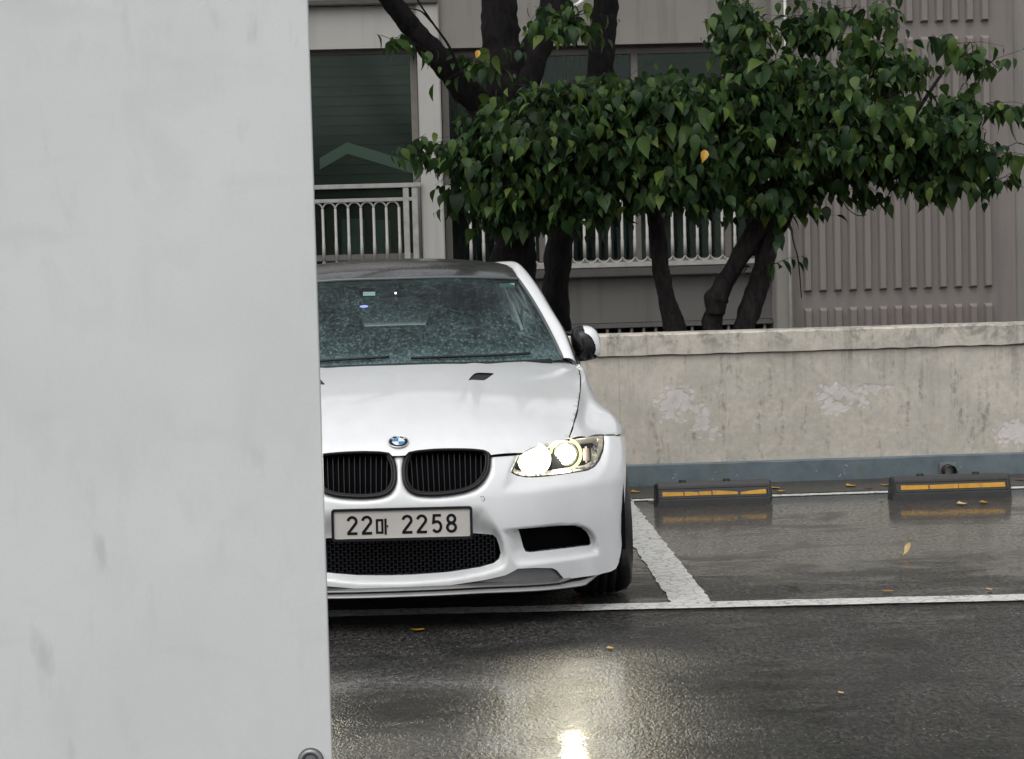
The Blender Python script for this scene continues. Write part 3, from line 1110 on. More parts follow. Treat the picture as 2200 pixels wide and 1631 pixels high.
# what shows behind the panes
def drape(name, x0, x1, yt, yb_, f, mat, folds, amp=.05):
    X0, X1, Z0, Z1 = rect(x0, yt, x1, yb_, YB + f)
    n = folds * 8
    V, Fc = [], []
    for i in range(n + 1):
        t = i / n
        yy = f + amp * math.sin(t * folds * 2 * math.pi) + amp * .4 * math.sin(t * folds * 4.7 + 1)
        V += [(X0 + (X1 - X0) * t, yy, Z0), (X0 + (X1 - X0) * t, yy * 1.0, Z1)]
    Fc = [(2 * i, 2 * i + 2, 2 * i + 3, 2 * i + 1) for i in range(n)]
    return mesh_obj(name, V, Fc, mat, flats, True)


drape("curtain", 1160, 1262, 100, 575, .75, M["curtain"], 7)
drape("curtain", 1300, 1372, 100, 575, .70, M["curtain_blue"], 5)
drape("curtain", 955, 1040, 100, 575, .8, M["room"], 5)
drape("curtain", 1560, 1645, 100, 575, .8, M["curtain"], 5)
Xa, Xb = X(-1450, 300, .3), X(884, 300, .3)
for k in range(13):           # slatted blind behind the left-hand window
    zz = Z(395, 780, .3) + k * (Z(120, 780, .3) - Z(395, 780, .3)) / 13
    hgt = (Z(120, 780, .3) - Z(395, 780, .3)) / 13
    mesh_obj("blind_slat", [(Xa, .31, zz + .003), (Xb, .31, zz + .003), (Xb, .36, zz + hgt * .93), (Xa, .36, zz + hgt * .93)], [(0, 1, 2, 3)], M["room_slat"] if "room_slat" in M else M["room"], flats)
for (x0, x1, y0, y1, m, dd) in ((735, 784, 470, 560, "cabinet", .9), (804, 840, 472, 556, "cabinet", .95), (781, 806, 440, 575, "maroon", 1.1), (690, 730, 455, 575, "frame_dark", 1.0), (1375, 1392, 410, 575, "frame", .9), (1538, 1552, 410, 575, "frame", .9)):
    A, B_, C, D = rect(x0, y0, x1, y1, YB + dd)
    box("cupboard", A, B_, dd, dd + .3, C, D, M[m], flats, .01)

# stand-in strips added behind the left-hand pane for its pale gable shape
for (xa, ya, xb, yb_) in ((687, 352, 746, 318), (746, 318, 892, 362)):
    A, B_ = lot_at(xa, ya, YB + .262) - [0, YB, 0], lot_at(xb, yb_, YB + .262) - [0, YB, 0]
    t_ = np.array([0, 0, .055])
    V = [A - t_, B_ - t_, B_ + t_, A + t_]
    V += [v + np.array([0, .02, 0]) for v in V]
    mesh_obj("gable_stand_in", V, [(0, 1, 2, 3), (4, 7, 6, 5), (0, 4, 5, 1), (1, 5, 6, 2), (2, 6, 7, 3), (3, 7, 4, 0)], M["gable"], flats)

# window railings: flat rails, round bars joined by hoops above and below
def railing(x0, x1, ytop, ysec, ybot, yref, f, closed_right=False):
    r = empty("railing", (0, 0, 0), 0, flats)
    X0, X1 = X(x0, 450, f), X(x1, 450, f)
    zt, zs, zb = Z(ytop, yref, f), Z(ysec, yref, f), Z(ybot, yref, f)
    box("top_rail", X0 - .02, X1 + .06, f - .025, f + .025, zt - .022, zt + .022, M["rail"], r, .005)
    box("middle_rail", X0, X1, f - .016, f + .016, zs - .018, zs + .018, M["rail"], r, .004)
    box("bottom_rail", X0 - .02, X1 + .06, f - .02, f + .02, zb - .03, zb + .018, M["rail"], r, .004)
    for xx in ((X1 - .005,) if not closed_right else (X1 - .005, X1 - .09)):
        box("post", xx - .028, xx + .028, f - .018, f + .018, zb + .0185, zt - .0225, M["rail"], r, .004)
    pit = 0.1215
    n = int((X1 - X0 - .14) / pit)
    xs = [X1 - .16 - i * pit for i in range(n)]
    a0, a1 = zb + .075, zs - .075
    src = harc = larc = None
    for i, xx in enumerate(xs):
        if src is None:
            src = tube("baluster", [(0, 0, a0), (0, 0, a0 + .16), (0, 0, a0 + .161), (0, 0, a1)], [.0165, .0165, .0135, .0135], M["rail"], r, 8)
            src.location = (xx, f, 0)
        else:
            share("baluster", src, r, (xx, f, 0))
        if i < n - 1:
            if harc is None:
                arc = [(-pit / 2 * (1 - math.cos(t)), 0, .066 * math.sin(t)) for t in np.linspace(0, math.pi, 11)]
                harc = tube("hoop", [(p[0], 0, a1 + p[2] - .01) for p in arc], .0085, M["rail"], r, 6)
                larc = tube("hoop", [(p[0], 0, a0 - p[2] + .01) for p in arc], .0085, M["rail"], r, 6)
                harc.location = larc.location = (xx, f, 0)
            else:
                share("hoop", harc, r, (xx, f, 0))
                share("hoop", larc, r, (xx, f, 0))
    return r


railing(250, 893, 400, 430, 575, 790, -.10, True)
railing(962, 1640, 393, 410, 566, 1380, -.10)
# basement opening with upright bars under the low wall
br = empty("basement_railing", (0, 0, 0), 0, flats)
zt = Z(697, 1440, -.06)
box("top_rail", X(951), X(1652), -.09, -.03, zt - .02, zt + .025, M["rail_dark"], br, .004)
src = None
n = int((X(1645) - X(955)) / .118)
for i in range(n):
    xx = X(1645) - .05 - i * .118
    if src is None:
        src = tube("bar", [(0, 0, .12), (0, 0, zt - .02)], .0165, M["rail_dark"], br, 8)
        src.location = (xx, -.06, 0)
    else:
        share("bar", src, br, (xx, -.06, 0))
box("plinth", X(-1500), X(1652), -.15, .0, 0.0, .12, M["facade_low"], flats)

# ------------------------------------------------------------------ white foreground panel
YW = 3.2
ea, eb = at_Y(666, 0, YW), at_Y(711, 1631, YW)
xe = (ea[0] + eb[0]) / 2 - .0008
pw = empty("white_panel", (xe, YW, 0))
tag(pw, "large scuffed white painted steel panel filling the left foreground", "panel")
TH, RB = .012, .0022
V, Fc = [], []
sec = [(-2.6, 0.0)] + [(-RB + RB * math.sin(a_), RB - RB * math.cos(a_)) for a_ in np.linspace(0, math.pi / 2, 9)] + [(-RB + RB * math.cos(a_), TH - RB + RB * math.sin(a_)) for a_ in np.linspace(0, math.pi / 2, 9)] + [(-2.6, TH)]
for zz in (0.0, 3.2):
    V += [(x, y, zz) for x, y in sec]
m_ = len(sec)
for k in range(m_):
    Fc.append((k, (k + 1) % m_, m_ + (k + 1) % m_, m_ + k))
Fc.append(tuple(range(m_))[::-1]); Fc.append(tuple(m_ + k for k in range(m_)))
mesh_obj("panel_sheet", V, Fc, M["wallwhite"], pw, False)
box("panel_foot", -2.6, -.03, -.02, .06, 0.0, .05, M["wallwhite"], pw, .004)
q = at_Y(668, 1634, YW)
lm = empty("round_fitting", (q[0], YW, q[2]))
tag(lm, "small round metal fitting with dark centre low on the white panel", "fitting")
th = np.linspace(0, 2 * math.pi, 25)[:-1]
rr = .0135
tube("rim", [(rr * math.cos(a_), -.004, rr * math.sin(a_)) for a_ in th], .0042, M["steel"], lm, 8, True)
V = [(0, -.009, 0)] + [(.0115 * math.cos(a_), -.004, .0115 * math.sin(a_)) for a_ in th]
mesh_obj("dark_centre", V, [(0, 1 + (k + 1) % 24, 1 + k) for k in range(24)], M["greytrim"], lm, True)
tube("gasket", [(.0172 * math.cos(a_), -.0005, .0172 * math.sin(a_)) for a_ in th], .0014, M["frame_dark"], lm, 6, True)

# ================================================================== TREES
def leaf_data(kind=0):
    """Ovate leaf with pointed, drooping tip; base at origin, length 1 along +Y, folded on the midrib."""
    st = [(0.0, 0.0, 0.0), (0.12, 0.20, 0.01), (0.32, 0.315, 0.0), (0.58, 0.26, -0.05), (0.81, 0.11, -0.13), (1.0, 0.0, -0.26)]
    V, Fc = [], []
    for (y, w, z) in st:
        if w == 0:
            V.append((0, y, z))
        else:
            up = 0.22 * w
            V += [(-w, y, z + up), (0, y, z), (w, y, z + up)]
    # indices: 0 | 1 2 3 | 4 5 6 | 7 8 9 | 10 11 12 | 13
    Fc = [(0, 2, 1), (0, 3, 2)]
    for i in range(3):
        a = 1 + 3 * i
        Fc += [(a, a + 1, a + 4, a + 3), (a + 1, a + 2, a + 5, a + 4)]
    Fc += [(10, 11, 13), (11, 12, 13)]
    return np.array(V), Fc


LEAF_V, LEAF_F = leaf_data()


def leaf_meshes(mats):
    out = []
    for k in range(6):
        V = LEAF_V.copy()
        tw = (k - 2.5) * 0.22
        for v in V:
            v[2] += tw * v[0] * v[1] - (0.05 + 0.06 * k) * v[1] ** 2
            v[0] *= 0.86 + 0.05 * k
        me = bpy.data.meshes.new("leaf")
        me.from_pydata([tuple(v) for v in V], [], LEAF_F)
        me.polygons.foreach_set("use_smooth", [True] * len(me.polygons))
        me.materials.append(mats[k % len(mats)])
        out.append(me)
    return out


TWIGS = []


def spray(cen, rad, nspr, per, rng, face=(0, -1, 0)):
    """Leaf placements (pos, matrix3, size) in drooping sprays inside an ellipsoid."""
    out = []
    for _ in range(nspr):
        while True:
            p = rng.uniform(-1, 1, 3)
            if np.dot(p, p) > 1: continue
            base = cen + p * rad
            if mnoise.noise(Vector(base * 2.6)) > -.12 or rng.uniform() < .12: break
        ang = rng.uniform(0, 2 * math.pi)
        dirn = np.array([math.cos(ang), math.sin(ang) * .8 - .2, rng.uniform(-.45, .55)])
        dirn /= np.linalg.norm(dirn)
        ln_ = rng.uniform(.20, .44)
        TWIGS.append((base - dirn * .3 * ln_, base + dirn * .2 * ln_, base + dirn * .7 * ln_ - np.array([0, 0, .04])))
        big_ = rng.uniform(.70, 1.22)
        for j in range(per):
            t = j / max(1, per - 1)
            pos = base + dirn * (t - .3) * ln_ + rng.normal(0, .016, 3) - np.array([0, 0, .05 * t * t])
            az = ang + rng.normal(0, .9) + (1.1 if j % 2 else -1.1) * (1 - t)
            droop = rng.normal(-.92, .42)         # the blades hang
            yaxis = np.array([math.cos(az) * math.cos(droop), math.sin(az) * math.cos(droop), math.sin(droop)])
            out_n = np.array([math.cos(az), math.sin(az), 0.0])
            zaxis = np.array([0, 0, 1.0]) * math.cos(droop) - out_n * math.sin(droop) + rng.normal(0, .38, 3)
            zaxis -= yaxis * np.dot(zaxis, yaxis)
            zaxis /= np.linalg.norm(zaxis)
            xaxis = np.cross(yaxis, zaxis)
            size = (.058 + .096 * rng.uniform() ** .8) * big_ * (1.0 - .3 * t)
            out.append((pos, np.stack([xaxis, yaxis, zaxis], 1), size))
    return out


def merged_leaves(name, places, mats, parent):
    n = len(LEAF_V)
    allv, allf, mi = [], [], []
    for i, (p, R, s) in enumerate(places):
        allv.append((LEAF_V * s) @ R.T + p)
        o = i * n
        allf.extend([tuple(q + o for q in f) for f in LEAF_F])
        mi.extend([(0, 0, 1, 0, 2, 1, 0, 1, 0, 1, 0)[(i * 7 + i // 11) % 11]] * len(LEAF_F))
    V = np.vstack(allv)
    o = mesh_obj(name, V, allf, None, parent, True)
    for m in mats: o.data.materials.append(m)
    o.data.polygons.foreach_set("material_index", mi)
    o.data.update()
    return o


def crown(tree, base, blobs, above, rng, leaf_cap=300, yellow=()):
    """Crown part: the leaves that show largest as leaf parts, the rest as one mass."""
    TWIGS.clear()
    places = []
    for (px, py, Y, rx, ry, rd, dens) in blobs:
        c = at_Y(px, py, Y)
        s = F_PX / Y
        rad = np.array([rx / s, rd, ry / s])
        places += spray(c, rad, int(dens * (1.25 if px < 1650 else 1.05) + .5), 7, rng)
    far = []
    for (c, rad, ns) in above:
        far += spray(np.array(c), np.array(rad), ns, 7, rng)
    P = np.array([p for p, _, _ in places])
    px = project(P)
    vis = (px[:, 0] > 690) & (px[:, 0] < 2200) & (px[:, 1] > 5) & (px[:, 1] < 520)
    # nearest to the camera in its own patch of the crown
    cell = {}
    for i in np.argsort(P[:, 1]):
        if not vis[i]: continue
        k = (int(px[i, 0] // 34), int(px[i, 1] // 34))
        cell.setdefault(k, []).append(i)
    order = sorted((rank, P[i, 1], i) for k, l in cell.items() for rank, i in enumerate(l))
    single = [i for _, _, i in order[:leaf_cap]]
    ss = set(single)
    cr_ = empty("crown", (0, 0, 0), 0, tree)
    mats = [M["leaf"], M["leaf"], M["leaf_dark"], M["leaf"], M["leaf_light"], M["leaf_dark"]]
    lm_ = leaf_meshes(mats)
    ly = bpy.data.meshes.new("leaf")
    ly.from_pydata([tuple(v) for v in LEAF_V], [], LEAF_F)
    ly.materials.append(M["leaf_yellow"])
    base = np.array(base)
    for n_, i in enumerate(single):
        p, R, s = places[i]
        o = bpy.data.objects.new("leaf", lm_[int(rng.integers(0, 6))])
        COL.objects.link(o)
        o.parent = cr_
        mtx = Matrix(np.vstack([np.hstack([R * s, (p - base)[:, None]]), [[0, 0, 0, 1]]]).tolist())
        o.matrix_local = mtx
    for (x, y, Y, s) in yellow:
        p = at_Y(x, y, Y) - base
        o = bpy.data.objects.new("leaf", ly)
        COL.objects.link(o)
        o.parent = cr_
        R = np.array([[.9, .25, 0.3], [.1, -.35, -.93], [-.2, -.9, .2]])
        R = np.linalg.qr(R)[0]
        yv = np.array([-.25, -.35, -.9]); yv /= np.linalg.norm(yv)
        zv = np.array([.2, -1, .3]); zv -= yv * np.dot(zv, yv); zv /= np.linalg.norm(zv)
        R = np.stack([np.cross(yv, zv), yv, zv], 1)
        o.matrix_local = Matrix(np.vstack([np.hstack([R * s, p[:, None]]), [[0, 0, 0, 1]]]).tolist())
        o["label"] = "yellow leaf among the green ones"
    rest = [(p - base, R, s) for i, (p, R, s) in enumerate(places) if i not in ss] + [(p - base, R, s) for p, R, s in far]
    fo = merged_leaves("foliage", rest, [M["leaf"], M["leaf_dark"], M["leaf_light"]], cr_)
    fo["kind"] = "stuff"
    tw = merge_data([tube_data(np.array(q_) - base, [.0028, .0020, .0010], 3, cap=False) for q_ in TWIGS])
    tw = mesh_obj("twigs", tw[0], tw[1], M["bark_brown"], cr_, True)
    tw["kind"] = "stuff"
    return cr_


def limb(pxpts, n=9):
    """pxpts: (px, py, Y, width in px) -> dense points and radii."""
    P = np.array([[*at_Y(x, y, Y), w / 2 * Y / F_PX] for (x, y, Y, w) in pxpts])
    D = cr(P, n)
    return D[:, :3], D[:, 3]


def woody(tree, base, limbs, name="trunk", mat="bark"):
    parts = []
    for l in limbs:
        p, r = limb(l)
        parts.append(tube_data(p - np.array(base), np.maximum(r, .002), 14 if r.max() > .03 else 6, rough=.26 if r.max() > .03 else .0))
    V, Fc = merge_data(parts)
    return mesh_obj(name, V, Fc, M[mat], tree, True)


def tree_root(px, Y, label):
    q = at_Y(px, 700, Y)
    base = (q[0], Y, .25)
    t = empty("tree", base)
    tag(t, label, "tree", "trees behind the wall")
    return t, base


rng = np.random.default_rng(11)
# big tree: thick dark trunk, three rising limbs
tA, bA = tree_root(1110, 15.6, "big dark tree with thick trunk dividing into limbs straight behind the car")
woody(tA, bA, [
    [(1112, 905, 15.6, 122), (1108, 700, 15.6, 108), (1104, 560, 15.6, 98), (1104, 480, 15.6, 96), (1100, 330, 15.6, 100), (1092, 190, 15.6, 96), (1076, 80, 15.6, 80), (1070, -40, 15.6, 76), (1060, -260, 15.5, 60), (1040, -500, 15.4, 40), (1050, -800, 15.4, 14), (1060, -1000, 15.4, 3)],
    [(1100, 330, 15.6, 80), (1050, 250, 15.5, 62), (995, 190, 15.4, 54), (940, 125, 15.3, 48), (880, 55, 15.2, 43), (838, 0, 15.1, 40), (780, -80, 15.0, 34), (690, -230, 14.9, 24), (640, -420, 14.9, 14), (610, -620, 15.0, 4)],
    [(1096, 260, 15.6, 80), (1120, 180, 15.6, 68), (1150, 110, 15.7, 64), (1180, 40, 15.8, 58), (1205, -30, 15.9, 52), (1270, -220, 16.1, 40), (1320, -430, 16.2, 26), (1340, -640, 16.2, 10), (1350, -800, 16.2, 3)],
    [(985, 150, 15.2, 8), (965, 100, 15.15, 6), (930, 50, 15.1, 5), (900, 5, 15.0, 4), (885, -30, 15.0, 3)],
    [(930, 50, 15.1, 5), (905, 25, 15.0, 4), (880, 18, 14.9, 2)],
])
crown(tA, bA, [
    (1010, 330, 15.0, 58, 70, .35, 42), (1075, 250, 15.0, 60, 80, .40, 46), (1090, 380, 14.9, 80, 62, .40, 60), (1170, 300, 14.8, 95, 120, .45, 105),
    (1180, 205, 15.0, 70, 42, .35, 30), (1110, 440, 15.0, 66, 28, .25, 24), (1240, 400, 14.9, 60, 44, .35, 36),
    (1120, 486, 14.9, 20, 14, .08, 3), (1065, 462, 15.0, 22, 18, .1, 4), (985, 425, 15.0, 18, 24, .1, 4), (1290, 448, 14.9, 20, 18, .1, 4), (1215, 455, 14.9, 18, 16, .1, 3),
    (895, 318, 14.9, 26, 18, .12, 5), (862, 90, 15.1, 12, 14, .10, 2), (1030, 110, 15.2, 26, 34, .12, 4), (1200, 30, 15.1, 46, 28, .18, 12), (1240, 60, 15.0, 20, 16, .1, 4),
], [((-.6, 15.6, 4.9), (2.4, 1.6, .9), 300), ((1.0, 15.6, 5.6), (2.0, 1.6, .8), 180)], rng)
# slim trunk right beside it
tB, bB = tree_root(1195, 16.2, "slim dark tree leaning right between the car and the double-stemmed tree")
woody(tB, bB, [
    [(1185, 900, 16.2, 72), (1190, 720, 16.2, 62), (1196, 600, 16.2, 58), (1206, 500, 16.2, 60), (1232, 400, 16.2, 62), (1262, 290, 16.2, 62), (1284, 190, 16.2, 58), (1293, 100, 16.2, 56), (1302, 0, 16.2, 54), (1312, -150, 16.2, 48), (1330, -380, 16.2, 30), (1360, -640, 16.2, 14), (1380, -860, 16.2, 3)],
    [(1250, 330, 16.1, 34), (1320, 260, 15.8, 22), (1400, 210, 15.5, 14), (1480, 190, 15.2, 8)],
])
crown(tB, bB, [
    (1290, 300, 14.9, 70, 120, .4, 78), (1360, 250, 14.8, 80, 105, .45, 92), (1440, 260, 14.8, 80, 100, .45, 88), (1290, 210, 15.0, 70, 60, .35, 40), (1520, 290, 14.8, 70, 95, .4, 78), (1340, 390, 14.9, 40, 26, .25, 12), (1420, 380, 14.8, 46, 42, .25, 22),
], [((2.4, 16.2, 5.0), (2.0, 1.5, .7), 140)], rng, yellow=((1516, 322, 14.25, .085), (1028, 108, 15.0, .06)))
# double-stemmed tree on the right, long reach of branches
tC, bC = tree_root(1560, 15.2, "crooked double-stemmed tree spreading leafy branches before the ribbed wall")
woody(tC, bC, [
    [(1570, 900, 15.2, 90), (1545, 770, 15.2, 58), (1530, 700, 15.2, 42), (1542, 650, 15.2, 40), (1560, 605, 15.2, 40), (1590, 550, 15.2, 40), (1622, 500, 15.2, 42), (1650, 462, 15.2, 44), (1672, 420, 15.2, 40), (1665, 340, 15.2, 34), (1630, 220, 15.2, 26), (1590, 90, 15.2, 20), (1570, -60, 15.2, 16)],
    [(1570, 900, 15.25, 90), (1585, 770, 15.25, 62), (1600, 700, 15.25, 50), (1620, 640, 15.25, 46), (1640, 570, 15.25, 46), (1658, 500, 15.25, 46), (1690, 452, 15.25, 44), (1735, 415, 15.2, 38), (1790, 370, 15.1, 30), (1860, 310, 15.0, 22), (1950, 260, 14.9, 14), (2060, 235, 14.8, 9)],
    [(1556, 600, 15.15, 40), (1546, 626, 15.15, 46), (1540, 640, 15.15, 54), (1537, 652, 15.15, 46), (1535, 675, 15.15, 38)],
    [(1800, 360, 15.1, 20), (1850, 230, 15.0, 13), (1890, 130, 14.9, 8), (1930, 60, 14.9, 5)],
    [(1700, 300, 15.1, 16), (1740, 180, 15.0, 10), (1790, 90, 15.0, 7), (1840, 10, 15.0, 4)],
    [(1960, 255, 14.9, 10), (2030, 150, 14.9, 6), (2085, 90, 14.9, 3)],
    [(1690, 450, 15.1, 5), (1705, 520, 15.1, 3), (1715, 560, 15.1, 3), (1722, 640, 15.1, 2)],
    [(1800, 395, 15.0, 3), (1815, 440, 15.0, 2), (1840, 462, 15.0, 2), (1862, 462, 15.0, 2)],
    [(1655, 520, 15.1, 8), (1675, 505, 15.05, 5), (1690, 480, 15.0, 4)],
], mat="bark_brown")
crown(tC, bC, [
    (1590, 60, 15.0, 42, 70, .3, 36), (1610, 170, 14.9, 70, 60, .4, 52), (1600, 300, 14.9, 60, 90, .4, 60), (1690, 170, 14.9, 60, 60, .4, 46), (1690, 290, 14.8, 80, 90, .45, 84),
    (1730, 60, 15.0, 34, 40, .2, 18), (1770, 30, 15.0, 30, 34, .15, 12), (1800, 200, 14.8, 70, 60, .4, 52), (1860, 100, 14.9, 40, 42, .25, 20), (1890, 30, 15.0, 40, 30, .2, 8), (1800, 320, 14.7, 80, 60, .4, 60),
    (1900, 260, 14.7, 80, 62, .4, 58), (1930, 150, 14.8, 50, 46, .3, 26), (1900, 345, 14.8, 70, 40, .35, 34), (2000, 290, 14.7, 70, 60, .4, 42), (2000, 350, 14.7, 70, 34, .3, 26), (2070, 300, 14.7, 60, 50, .3, 24), (2090, 365, 14.7, 50, 22, .2, 9),
    (2060, 225, 14.7, 46, 22, .2, 9), (2150, 230, 14.6, 34, 20, .15, 7), (2140, 330, 14.6, 36, 22, .15, 8), (2080, 105, 14.8, 18, 26, .1, 5), (2110, 145, 14.8, 26, 14, .1, 4), (2030, 90, 14.9, 20, 16, .1, 3),
    (1930, 400, 14.8, 18, 14, .1, 3), (2050, 392, 14.7, 16, 12, .1, 3), (2165, 380, 14.6, 14, 12, .08, 2), (1720, 445, 15.0, 16, 20, .1, 3), (1680, 400, 15.0, 46, 40, .3, 22), (1640, 420, 14.9, 40, 26, .2, 12), (1760, 370, 15.0, 40, 40, .25, 18), (1850, 400, 14.9, 22, 20, .12, 5), (1690, 480, 15.0, 8, 10, .04, 1), (1665, 560, 15.0, 14, 16, .08, 2), (1985, 395, 14.8, 24, 16, .1, 4), (1480, 400, 14.9, 50, 24, .25, 14), (1560, 400, 14.9, 56, 26, .25, 16),
], [((3.4, 15.4, 4.6), (2.0, 1.4, .7), 130)], rng)
tD, bD = tree_root(1445, 15.4, "single thin curved tree trunk between the slim tree and the double-stemmed tree")
woody(tD, bD, [
    [(1462, 900, 15.4, 70), (1456, 760, 15.4, 56), (1446, 700, 15.4, 46), (1432, 640, 15.4, 38), (1420, 570, 15.4, 36), (1412, 500, 15.4, 36), (1404, 440, 15.4, 34), (1402, 380, 15.4, 28), (1396, 290, 15.4, 20), (1380, 180, 15.4, 12)],
    [(1404, 440, 15.4, 22), (1392, 415, 15.35, 20), (1386, 390, 15.3, 16), (1376, 350, 15.2, 10)],
], mat="bark_brown")
crown(tD, bD, [(1400, 330, 15.0, 46, 60, .3, 30), (1440, 410, 14.9, 26, 24, .15, 9)], [], rng, leaf_cap=60)

# ------------------------------------------------------------------ fallen leaves
FL = [  # px, py, length m, turn, material, curl, label
    (1485, 1083, .10, .3, "leaf_yellow", .3, "yellow leaf lying in the puddle before the wheel stop nearest the car"),
    (897, 1353, .075, 1.5, "leaf_yellow", .1, "bright yellow leaf on the asphalt in front of the car's bumper"),
    (1310, 1392, .05, .2, "leaf_yellow", .1, "small yellow leaf on the wet asphalt before the headlight"),
    (1950, 1192, .085, 2.0, "leaf_cream", 1.4, "pale curled leaf standing up in the empty bay"),
    (1703, 1262, .07, .9, "leaf_olive", .7, "dark olive crumpled leaf in the empty bay near its front line"),
    (1905, 1270, .06, 1.2, "leaf_yellow", .2, "flat yellow leaf just behind the front line of the empty bay"),
    (2125, 1266, .045, .4, "leaf_cream", .2, "small pinkish leaf near the front line, far right of the empty bay"),
    (1664, 1049, .10, .5, "leaf_yellow", .9, "upper of two yellow leaves beside the end of the wheel stop nearest the car"),
    (1676, 1056, .09, 2.2, "leaf_yellow", .5, "lower of two yellow leaves beside the end of the wheel stop nearest the car"),
    (1826, 1044, .12, .2, "leaf_yellow", .6, "largest yellow leaf in the gutter between the two wheel stops"),
    (1865, 1049, .07, 1.9, "leaf_brown", .5, "small brown leaf in the gutter between the two wheel stops"),
    (1905, 1043, .10, 1.0, "leaf_yellow", .6, "yellow leaf in the gutter touching the wheel stop by the drain pipe"),
    (1364, 1057, .11, .3, "leaf_yellow", .4, "yellow brown leaf in the gutter beside the car's wheel"),
    (1398, 1076, .07, 1.1, "leaf_cream", .3, "pale leaf between the car's tyre and the wheel stop"),
    (2065, 1082, .11, .1, "leaf_cream", .3, "long pale leaf floating before the wheel stop by the drain pipe"),
    (2112, 1079, .09, .0, "leaf_yellow", .3, "orange leaf floating before the right end of the far wheel stop"),
    (1893, 1074, .05, .7, "leaf_yellow", .3, "tiny yellow leaf in the puddle left of the far wheel stop"),
    (1916, 1101, .05, .7, "leaf_brown", .6, "dark brown leaf at the corner of the far wheel stop's reflection"),
    (1244, 1296, .075, .1, "leaf_brown", .1, "reddish brown leaf under the car's corner beside the tyre"),
    (1806, 1488, .035, .4, "leaf_cream", .1, "tiny pale leaf alone on the asphalt at lower right"),
    (2190, 1031, .09, .6, "leaf_brown", .4, "brown leaf in the gutter at the right edge"),
    (1935, 1187, .02, 0.3, "leaf_cream", .1, "scrap of pale leaf beside the curled leaf"),
]
for (x, y, s, rz, m, curl, lab) in FL:
    p = at_Z(x, y, .006)
    s *= .82
    V = LEAF_V.copy() * s
    V[:, 1] -= s * .5
    k = curl / s
    for v in V:
        v[2] = abs(v[2]) * .25 + .5 * k * (v[0] ** 2) + .25 * k * v[1] ** 2
    if curl > 1: V = V @ np.array(Matrix.Rotation(-1.0, 3, 'X')).T
    V[:, 2] -= V[:, 2].min()
    V = V @ np.array(Matrix.Rotation(rz, 3, 'Z')).T
    bmv = [tuple(v) for v in V] + [(v[0], v[1], v[2] + .0012) for v in V]
    n = len(V)
    o = mesh_obj("fallen_leaf", bmv, [f[::-1] for f in LEAF_F] + [tuple(i + n for i in f) for f in LEAF_F], M[m], None, True)
    o.location = tuple(p)
    tag(o, lab, "leaf", "fallen leaves on the wet ground")

# ================================================================== CAR
Y0 = 8.6
q = at_Y(858, 1015, Y0 + .05)
CAR_LOC = np.array([q[0] + .05 * LOT, Y0, 0.0])
car = empty("parked_car", tuple(CAR_LOC), LOT)
tag(car, "white two-door coupe with black roof and lit headlamp parked beside the empty bay", "car")
CP = (CAM_P - CAR_LOC) @ LOT_M


def car_ray(x, y): return ray(x, y) @ LOT_M


def car_at(x, y, d):
    v = car_ray(x, y)
    return CP + v * ((d - CP[1]) / v[1])


# ---- front surface: depth behind the nose as a function of (u, z)
d0f = mono([0, .15, .3, .45, .55, .65, .75, .82, .87, .90, .92, .935, .945], [0, .005, .024, .066, .118, .195, .285, .365, .43, .485, .545, .63, .76])
pzf = mono([.10, .20, .30, .40, .50, .56, .62, .68, .75], [.035, .016, .006, 0.0, .006, .024, .060, .105, .16])


def F0(u, z): return d0f(np.abs(u)) + pzf(z)


def inv_front(pts, fn=F0):
    out = []
    for (x, y) in pts:
        d = .1
        for _ in range(40):
            p = car_at(x, y, d)
            d = .5 * d + .5 * float(fn(np.array([min(p[0], .936)]), np.array([p[2]]))[0])
        out.append((min(p[0], .936), p[2]))
    return np.array(out)


def full(right):
    """Right half (top centre to bottom centre) -> closed symmetric outline."""
    r = [p for p in right]
    return np.array(r + [(-p[0], p[1]) for p in r[::-1]])


PX_KID = [(872.7, 980), (878, 972.7), (898, 968.7), (934.5, 965.5), (980, 964.5), (1016, 965.5), (1040, 968), (1050, 973.6), (1052.7, 980), (1051.8, 1001.8), (1047, 1018), (1036, 1034.5), (1022, 1046.4), (1000, 1055.5), (971, 1061), (934.5, 1064.5), (902, 1063.6), (883.6, 1058), (872.7, 1047), (867, 1032.7), (865.5, 1014.5), (867, 996)]
PX_KIDOUT = [(861.5, 990), (860, 1015), (861.5, 1042), (870, 1064), (884, 1072), (898, 1075), (934.5, 1077.5), (980, 1074), (1022, 1064), (1044, 1048), (1057, 1022), (1059, 1000), (1059, 972), (1050, 960), (1016, 955), (934, 955), (880, 962), (864, 976)]
PX_HL = [(1100.7, 1016), (1111, 1022), (1135.6, 1026.5), (1176, 1023.6), (1220, 1018), (1263.6, 1011), (1278, 1003), (1288, 990), (1295.6, 970), (1298, 951), (1296, 936), (1263.6, 939.5), (1220, 946.5), (1191, 951), (1162, 957.5), (1122.5, 975), (1115, 985), (1106.5, 1002)]
PX_HLOUT = [(1076, 1058), (1130, 1056.5), (1190, 1048.5), (1250, 1040), (1285, 1028), (1303, 1003), (1308, 960), (1309, 915), (1120, 950), (1094, 1012)]
PX_VENT = [(1115, 1141), (1163.6, 1137), (1210, 1134), (1233, 1133.3), (1250, 1137), (1262.6, 1146.5), (1270, 1160), (1272, 1172.7), (1268.7, 1175.8), (1194.6, 1185), (1139, 1191), (1131, 1189.7), (1125.8, 1179), (1120, 1157)]
